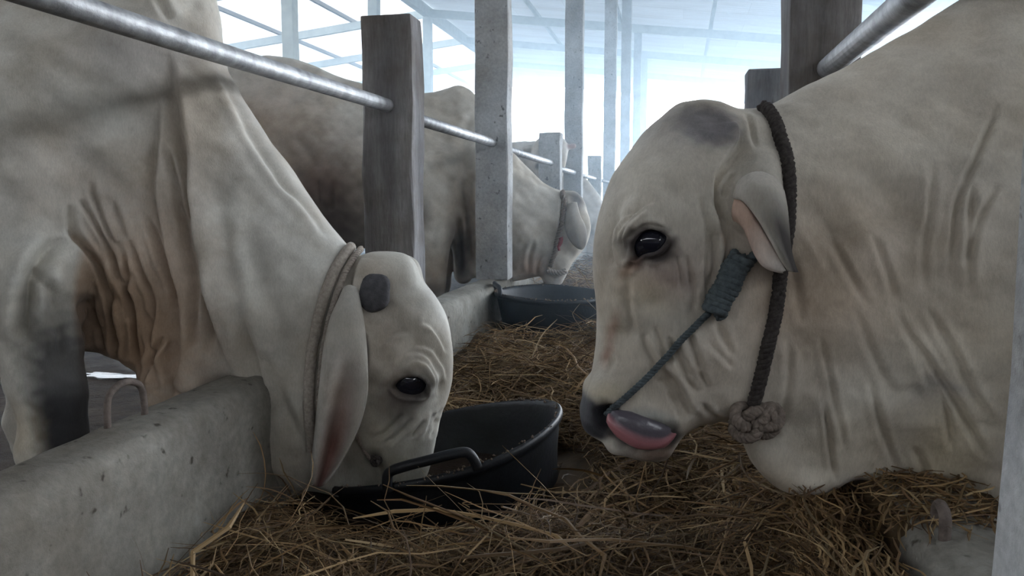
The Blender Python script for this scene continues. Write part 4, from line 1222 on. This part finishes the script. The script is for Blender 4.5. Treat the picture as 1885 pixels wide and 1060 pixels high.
# ---------------------------------------------------------------- feed tubs
def tub(name, c, r, n, hgt, label, handle_deg, seed):
    n = Vector(n).normalized()
    u = Vector((1, 0, 0)); u = (u - n * u.dot(n)).normalized(); v = n.cross(u)
    c = Vector(c)
    T = Matrix((u, v, n)).transposed().to_4x4(); T.translation = c
    root = empty(name, c - n * hgt)
    prof = [(0.0, -hgt + .012), (.78, -hgt + .012), (.80, -hgt + .02), (.86, -hgt * .5), (.925, -.035), (.945, -.014), (.965, -.004), (.985, 0), (1.0, -.004), (1.003, -.014), (.99, -.022), (.965, -.026), (.95, -.034), (.94, -.05), (.90, -hgt * .5), (.855, -hgt * .8), (.835, -hgt), (.80, -hgt), (.0, -hgt)]
    seg = 72
    rr = random.Random(seed)
    V, F = [], []
    k = len(prof)
    for j in range(seg):
        a = 2 * math.pi * j / seg
        wob = 1 + 0.012 * math.sin(2 * a + seed) + 0.006 * math.sin(5 * a)
        for q, (pr, pz) in enumerate(prof):
            dz = 0.004 * math.sin(3 * a + seed) * (pz > -0.06)
            V.append(T @ Vector((pr * r * wob * math.cos(a), pr * r * wob * math.sin(a), pz + dz)))
    for j in range(seg):
        for q in range(k - 1):
            b = (j + 1) % seg
            F.append((j * k + q, b * k + q, b * k + q + 1, j * k + q + 1))
    o = mesh_obj('bowl', V, F, M['rubber'], root); clean(o.data)
    for hd in handle_deg:
        a0 = math.radians(hd); w = math.radians(19)
        pts = []
        for t, lift in ((-1.0, -.012), (-.96, .012), (-.84, .030), (-.5, .036), (0, .037), (.5, .036), (.84, .030), (.96, .012), (1.0, -.012)):
            a = a0 + w * t
            pts.append(T @ Vector((1.0 * r * math.cos(a), 1.0 * r * math.sin(a), lift)))
        tube_obj('handle', catmull([tuple(p) for p in pts], 5), 0.0115, M['rubber'], root, 10)
    # dried feed caked on the rim
    V, F = [], []
    for q in range(260):
        a = rr.uniform(0, 2 * math.pi); s = rr.uniform(.0012, .0045)
        p = T @ Vector((r * rr.uniform(.955, 1.004) * math.cos(a), r * rr.uniform(.955, 1.004) * math.sin(a), rr.uniform(-.006, .003)))
        b = len(V)
        for d in ((1, 0, 0), (0, 1, 0), (-1, 0, 0), (0, -1, 0), (0, 0, 1), (0, 0, -1)):
            V.append(p + Vector(d) * s * rr.uniform(.6, 1.3))
        F += [(b, b + 1, b + 4), (b + 1, b + 2, b + 4), (b + 2, b + 3, b + 4), (b + 3, b, b + 4), (b + 1, b, b + 5), (b + 2, b + 1, b + 5), (b + 3, b + 2, b + 5), (b, b + 3, b + 5)]
    cr = mesh_obj('feed_crust', V, F, M['crust'], root)
    cr['kind'] = 'stuff'
    tag(root, label, 'tub', 'rubber feed tubs')
    return T
M['crust'] = plain('dried_feed', (0.20, 0.15, 0.115), 0.9)
TUB_N = (math.sin(-.264), math.sin(-.026), 1.0)
T1 = tub('feed_tub', (-.575, 1.865, .117), .308, TUB_N, .165, 'near black rubber feed tub tilted in the straw under the bent cow\'s muzzle', (283,), 1)
c2 = PY(1018, 537, 3.78)
T2 = tub('feed_tub', tuple(c2), .285, (0.02, -0.01, 1), .20, 'far black rubber feed tub beside the tall bluish post', (200,), 2)

# ---------------------------------------------------------------- straw
def mound(x, y):
    x = np.asarray(x, float); y = np.asarray(y, float)
    q_ = 1 - 0.75 * np.clip((x - 0.02) / 0.2, 0, 1)
    z = 0.045 + q_ * 0.03 * np.sin(x * 5.1 + 1.3 * np.sin(y * 2.3)) * np.cos(y * 3.7 + 0.6) + q_ * 0.018 * np.sin(x * 11 + y * 7) + q_ * 0.014 * np.sin(x * 19 - y * 13 + 1)
    # heaped against the right kerb and strewn over it
    along = 1 / (1 + np.exp(-(y - 1.04) / 0.03)) / (1 + np.exp((y - 2.1) / 0.15))
    t_ = np.clip((x - 0.02) / 0.25, 0, 1)
    z += (0.14 + 0.13 / (1 + np.exp(-(y - 1.21) / 0.02))) * t_ * t_ * (3 - 2 * t_) / (1 + np.exp((y - 2.1) / 0.15))
    z = np.where((x > XRI) & (along > 0.4), np.maximum(z, KT + 0.006), z)
    z += 0.07 * np.exp(-((x + 0.25) / 0.22) ** 2 - ((y - 1.32) / 0.16) ** 2)
    z += 0.10 * np.clip((y - 2.3) / 1.6, 0, 1)
    z += 0.06 * np.exp(-((x + 0.50) / 0.20) ** 2 - ((y - 3.35) / 0.22) ** 2)
    z -= 0.07 * np.exp(-((x + 0.45) / 0.12) ** 2 - ((y - 3.05) / 0.15) ** 2)
    z += 0.05 * np.exp(-((x + 0.30) / 0.25) ** 2 - ((y - 2.75) / 0.2) ** 2)
    for T, r in ((T1, .30), (T2, .28)):
        c = T.translation
        d = np.hypot(x - c.x, y - c.y)
        k = np.clip((r * 1.02 - d) / 0.05, 0, 1)
        floor_ = 0.0 if T is T1 else 0.02
        z = z * (1 - k) + floor_ * k
        z -= (0.13 if T is T1 else .07) * np.exp(-((d - r * 1.1) / 0.11) ** 2) * np.clip((c.y - y) / 0.15, 0, 1) * (d > r * 0.9)
    return np.maximum(z, 0.008)
def straw_material():
    m, nt, b = material('dry_straw', 0.65, 0, 0.3)
    at = N(nt, 'ShaderNodeVertexColor', layer_name='col')
    nt.links.new(at.outputs[0], b.inputs['Base Color'])
    return m
M['straw'] = straw_material()
def straw():
    gx = np.arange(-.884, .44, .02); gy = np.arange(.35, 20, .03)
    X, Y = np.meshgrid(gx, gy, indexing='ij')
    Z = mound(X, Y) - 0.012
    V = [np.stack([X.ravel(), Y.ravel(), Z.ravel()], 1)]
    k = len(gy)
    i, j = np.meshgrid(np.arange(len(gx) - 1), np.arange(k - 1), indexing='ij')
    a = (i * k + j).ravel()
    F = [np.stack([a, a + k, a + k + 1, a + 1], 1)]
    Cc = [np.tile((0.085, 0.056, 0.030), (len(V[0]), 1)) * rng.uniform(0.6, 1.3, (len(V[0]), 1))]
    off = len(V[0])
    def strands(n, x0, x1, y0, y1, lmin, lmax, wmin, wmax, up, tilt, hi, wall=False):
        nonlocal off
        x = rng.uniform(x0, x1, n); y = y0 + (y1 - y0) * rng.uniform(0, 1, n) ** 1.4
        L = rng.uniform(lmin, lmax, n); wd = rng.uniform(wmin, wmax, n)
        ang = rng.uniform(0, 2 * math.pi, n) * 0.75 + 0.4 * np.sin(x * 3 + y * 2)
        el = rng.normal(0, tilt, n)
        bend = rng.normal(0, 0.9, n); droop = rng.uniform(0.0, 1.2, n)
        lift = rng.uniform(0, 1, n) ** 1.6 * up
        if wall:
            lift = rng.uniform(0, 1, n) * up; ang = math.pi / 2 + rng.normal(0, .35, n); bend = rng.normal(0, .5, n)
        S = 6
        pts = np.zeros((n, S + 1, 3))
        cur = np.stack([x, y, mound(x, y) + lift], 1)
        for s in range(S + 1):
            pts[:, s] = cur
            kink = rng.normal(0, .18, n)
            a_ = ang + bend * (s / S) + kink; e_ = el - droop * (s / S) * np.abs(el)
            cur = cur + (L / S)[:, None] * np.stack([np.cos(a_) * np.cos(e_), np.sin(a_) * np.cos(e_), np.sin(e_)], 1)
        pts -= (pts[:, S // 2] - pts[:, 0])[:, None, :] * np.array([1, 1, 0.2])
        zmin = mound(pts[..., 0], pts[..., 1])
        pts[..., 2] = np.maximum(pts[..., 2], zmin - 0.012)
        inside = (pts[..., 0] > -.875) & ((pts[..., 0] < .272) | ((pts[..., 0] < .43) & (pts[..., 2] > .305) & (pts[..., 2] < .342))) & (pts[..., 1] > .3)
        if wall: inside = (pts[..., 0] < .274) & (pts[..., 2] < .312) & (pts[..., 1] > .8)
        for T, r in ((T1, .325), (T2, .30)):
            Ti = T.inverted(); q = pts - np.array(T.translation)
            nvec = np.array(Ti.to_3x3()).T if False else np.array([Ti[2][0], Ti[2][1], Ti[2][2]])
            hgt = q @ nvec; rad = np.linalg.norm(q - hgt[..., None] * nvec, axis=-1)
            inside &= ~((rad < r) & (hgt > -.30) & (hgt < .25))
            if T is T1: inside &= ~((rad < .43) & (pts[..., 1] < T.translation.y) & (pts[..., 2] > .028 + .25 * np.maximum(rad - .34, 0) + .12 * np.clip((pts[..., 0] + .5) / .25, 0, 1)))
        if not wall: inside &= ~((pts[..., 0] > .0) & (pts[..., 1] < 1.2) & (pts[..., 1] > .98) & (pts[..., 2] > np.where(pts[..., 0] < .25, .30, .338)))
        seglen = np.linalg.norm(np.diff(pts, axis=1), axis=2)
        inside[:, 0] &= (seglen < 1.5 * (L / S)[:, None]).all(1)
        ok = inside.all(1)
        pts = pts[ok]; wd = wd[ok]; n = len(pts)
        tg = np.gradient(pts, axis=1); tg /= np.linalg.norm(tg, axis=2)[..., None] + 1e-9
        sd_ = np.cross(tg, np.array([0, 0, 1.0]) + rng.normal(0, .5, (n, 1, 3)))
        sd_ /= np.linalg.norm(sd_, axis=2)[..., None] + 1e-9
        tp = np.array([0.6] + [1.0] * (S - 1) + [0.35])[None, :, None]
        fold = np.cross(sd_, tg) * (wd[:, None, None] * 0.22)
        A_ = pts + sd_ * wd[:, None, None] * 0.5 * tp; B_ = pts - sd_ * wd[:, None, None] * 0.5 * tp; M_ = pts + fold * tp
        vv = np.stack([A_, M_, B_], 2).reshape(-1, 3)
        base = (np.arange(n) * (S + 1) * 3)[:, None, None] + (np.arange(S) * 3)[None, :, None]
        q1 = np.concatenate([base, base + 1, base + 4, base + 3], 2).reshape(-1, 4)
        q2 = np.concatenate([base + 1, base + 2, base + 5, base + 4], 2).reshape(-1, 4)
        V.append(vv); F.append(np.concatenate([q1, q2]) + off); off += len(vv)
        pal = np.array([(0.13, 0.074, 0.036), (0.22, 0.130, 0.060), (0.31, 0.190, 0.086), (0.38, 0.250, 0.118), (0.47, 0.34, 0.18)])
        pr = np.array([.24, .30, .24, .15, .07]) if not hi else np.array([.10, .24, .30, .22, .14])
        col = pal[rng.choice(5, n, p=pr)] * rng.uniform(.30, .95, (n, 1))
        Cc.append(np.repeat(col, (S + 1) * 3, axis=0))
    strands(15000, -.88, .42, .55, 2.9, .05, .20, .0014, .0032, .035, .22, False)
    strands(7000, -.88, .42, .60, 2.6, .10, .34, .0016, .0045, .055, .30, True)
    strands(9000, -.88, .30, 2.2, 4.4, .08, .28, .0018, .0045, .05, .28, True)
    strands(7000, -.88, .30, 4.0, 12.0, .10, .40, .003, .007, .06, .30, True)
    strands(2600, .05, .42, 1.02, 2.0, .06, .20, .0018, .0040, .015, .10, True)
    strands(700, -.85, .40, .9, 2.6, .08, .20, .0014, .003, .05, .9, True)
    strands(2600, -.02, .27, .62, 1.9, .06, .20, .0016, .0038, .03, .18, True)
    strands(3000, .17, .272, .86, 1.5, .05, .16, .0016, .0036, .17, .25, True, True)
    strands(420, -.75, .25, .75, 2.6, .25, .48, .005, .010, .06, .22, True)
    me = mesh_np('straw_bed', np.concatenate(V), np.concatenate(F), smooth=False)
    vcol(me, np.concatenate(Cc))
    o = link('straw_bed', me, M['straw'])
    tag(o, 'deep bed of loose brown straw filling the feeding aisle', 'straw', kind='stuff')
straw()

# ---------------------------------------------------------------- ropes
def rope(name, parts, label, cat='rope', group=None):
    """parts: list of (part name, verts, faces, material)"""
    c = np.mean(parts[0][1], axis=0)
    root = empty(name, tuple(c))
    for nm, V, F, mt in parts:
        o = mesh_obj(nm, V, F, mt, root); clean(o.data)
    tag(root, label, cat, group)
    return root
def coil(path, r_core, r_rope, turns):
    path = np.asarray(path); L = np.concatenate([[0], np.cumsum(np.linalg.norm(np.diff(path, axis=0), axis=1))])
    n = turns * 16; t = np.linspace(0, L[-1], n)
    c = np.stack([np.interp(t, L, path[:, k]) for k in range(3)], 1)
    tg = path[-1] - path[0]; tg = tg / np.linalg.norm(tg)
    u = np.cross(tg, FWD); u /= np.linalg.norm(u); v = np.cross(tg, u)
    a = np.linspace(0, 2 * math.pi * turns, n)
    q = c + r_core * (np.cos(a)[:, None] * u + np.sin(a)[:, None] * v)
    return tube(q, r_rope, 8)
def knot(c, R_, r, seed):
    """a balled-up knot of rope"""
    t = np.linspace(0, 2 * math.pi, 90)
    x = (2 + np.cos(3 * t + seed)) * np.cos(2 * t + seed); y = (2 + np.cos(3 * t + seed)) * np.sin(2 * t + seed); z = 1.6 * np.sin(3 * t)
    q = np.asarray(c) + R_ / 3 * (x[:, None] * RIGHT + y[:, None] * UP - z[:, None] * FWD * 0.8)
    return twist_rope(q, r, 3, 60)
# the licking cow: thin nose rope up to a coiled hitch below the ear, and a thick neck rope with a knot
np_ = B.path([(1122, 756), (1150, 731), (1186, 698), (1222, 660), (1256, 622), (1288, 588), (1304, 574)], 0.006)
s0 = np.array(B.at(1116, 764, 70)); np_ = np.concatenate([B.world([s0]), np_])
for _ in range(8): np_[1:-1] = (np_[:-2] + np_[1:-1] * 2 + np_[2:]) / 4
np_[4:-2] -= FWD * 0.004
cp = B.path([(1308, 572), (1320, 550), (1332, 528), (1346, 506), (1358, 484), (1366, 468)], 0.014)
p2 = B.path([(1322, 586), (1334, 584)], 0.012)
p3 = B.path([(1360, 484), (1376, 476), (1392, 462)], 0.010)
pts = [('strand', *twist_rope(np_, 0.0048, 3, 60), M['rope_grey']),
       ('coil', *coil(cp, 0.0125, 0.0062, 11), M['rope_grey']),
       ('coil_core', *tube(cp, 0.011, 10), M['rope_grey']),
       ('tail', *twist_rope(np.concatenate([cp[:2], p2]), 0.0055, 3, 60), M['rope_grey']),
       ('loop', *twist_rope(np.concatenate([cp[-3:], p3]), 0.0075, 3, 50), M['rope_grey'])]
rope('nose_rope', pts, 'blue grey nose rope with a coiled hitch on the licking cow\'s cheek', 'rope')
nk = B.path([(1402, 201), (1412, 206), (1424, 226), (1434, 252), (1442, 284), (1447, 320), (1448, 370), (1446, 430), (1440, 480), (1434, 520), (1426, 570), (1414, 625), (1404, 670), (1394, 706), (1385, 738)], 0.004)
kn1 = B.hit(1372, 760, 0.016); kn2 = B.hit(1404, 758, 0.018)
tl = B.path([(1376, 776), (1382, 790), (1392, 796)], 0.008)
nkr = np.interp(np.linspace(0, 1, len(nk)), [0, .35, .55, 1], [.0125, .0125, .0105, .0085])
nkt = nk + (-FWD) * 0.0
pts = [('band', *merge([twist_rope(nk, 0.0098, 3, 44)]), M['rope_dark']), ('knot', *merge([knot(kn1, 0.024, 0.0085, 0.3), knot(kn2, 0.021, 0.0085, 1.7)]), M['rope_tan'])]
rope('neck_rope', pts, 'dark brown neck rope with a big tan knot under the licking cow\'s jaw', 'rope')
# the bent cow: collar rope round its neck behind the poll, thin halter string on its cheek
cl = A.path([(650, 456), (632, 478), (616, 506), (602, 544), (590, 590), (581, 640), (576, 690), (574, 740), (576, 790), (580, 830)], 0.006)
cl2 = cl + RIGHT * 0.018 - UP * 0.004
pts = [('band', *tube(cl - RIGHT * 0.006, np.full(len(cl), .0125), 12), M['rope_cream']), ('cord', *twist_rope(cl2, 0.0075, 3, 45), M['rope_cream'])]
rope('collar_rope', pts, 'cream collar rope round the neck of the cow bent into the tub', 'rope')
hs = A.path([(648, 784), (656, 798), (664, 815), (674, 832), (686, 846)], 0.004)
pts = [('strand', *twist_rope(hs, 0.0042, 3, 70), M['rope_tan']), ('knot', *knot(A.hit(690, 846, .006), 0.011, 0.005, 0.5), M['rope_dark'])]
rope('halter_string', pts, 'thin tan halter string on the cheek of the cow bent into the tub', 'rope')
# the eating cow behind: dark halter and a tan rope round its muzzle
hb = C.path([(1037, 355), (1035, 380), (1031, 410), (1026, 434), (1022, 462), (1014, 490)], 0.012)
mz = C.path([(1008, 496), (1018, 500), (1028, 502), (1040, 498)], 0.012)
pts = [('band', *twist_rope(hb, 0.014, 3, 20), M['rope_tan']), ('muzzle_loop', *twist_rope(mz, 0.016, 3, 20), M['rope_cream'])]
rope('rope_halter', pts, 'tan rope halter tied round the muzzle of the cow at the far tub', 'rope')
rb = C.path([(1033, 436), (1030, 446), (1026, 454), (1028, 462)], 0.02)
tag(tube_obj('red_tassel', rb, np.linspace(.013, .006, len(rb)), plain('red_cloth', (0.22, 0.05, 0.055), 0.9), None, 8), 'small red rag tied to the halter of the cow at the far tub', 'rag')

# ---------------------------------------------------------------- tie loops cast into the kerbs
def loop(p0, p1, h, r, label):
    p0 = np.array(p0); p1 = np.array(p1)
    up = np.array([0, 0, 1.0])
    pts = [p0 - up * .03, p0 + up * h * .45, p0 + (p1 - p0) * .12 + up * h * .85, (p0 + p1) / 2 + up * h, p1 - (p1 - p0) * .12 + up * h * .85, p1 + up * h * .45, p1 - up * .03]
    o = tube_obj('tie_loop', catmull(pts, 6), r, M['rust'], None, 10)
    tag(o, label, 'tie loop', 'bent bars cast into the kerbs')
a_ = PZ(203, 790, KT); b_ = PZ(252, 772, KT)
loop((XLO + .05, a_[1], KT), (XLO + .06, b_[1] + .02, KT), .075, .0065, 'bent iron tie loop standing on the left kerb by the bent cow\'s dewlap')
loop((.318, .985, KT), (.320, 1.025, KT), .036, .007, 'rusty iron tie loop on the right kerb below the licking cow\'s chest')
# ---------------------------------------------------------------- bluish volume added over the far barn to stand in for lens bloom
def bloom_veil():
    m = bpy.data.materials.new('lens_bloom_volume'); m.use_nodes = True
    nt = m.node_tree
    nt.nodes.remove(nt.nodes['Principled BSDF'])
    v = N(nt, 'ShaderNodeVolumeScatter')
    v.inputs['Color'].default_value = (0.58, 0.79, 1.0, 1)
    v.inputs['Density'].default_value = 0.055
    v.inputs['Anisotropy'].default_value = 0.75
    ab = N(nt, 'ShaderNodeVolumeAbsorption')
    ab.inputs['Color'].default_value = v.inputs['Color'].default_value
    ab.inputs['Density'].default_value = v.inputs['Density'].default_value
    ad = N(nt, 'ShaderNodeAddShader')
    nt.links.new(v.outputs[0], ad.inputs[0]); nt.links.new(ab.outputs[0], ad.inputs[1])
    nt.links.new(ad.outputs[0], nt.nodes['Material Output'].inputs['Volume'])
    o = bm_obj('bloom_veil', box(-13.2, 4.9, 2.7, 29.5, 0.02, 4.6, bev=0), m)
    tag(o, 'thin bluish volume added for the lens bloom over the bright far end of the barn', 'bloom_veil', kind='stuff')
bloom_veil()
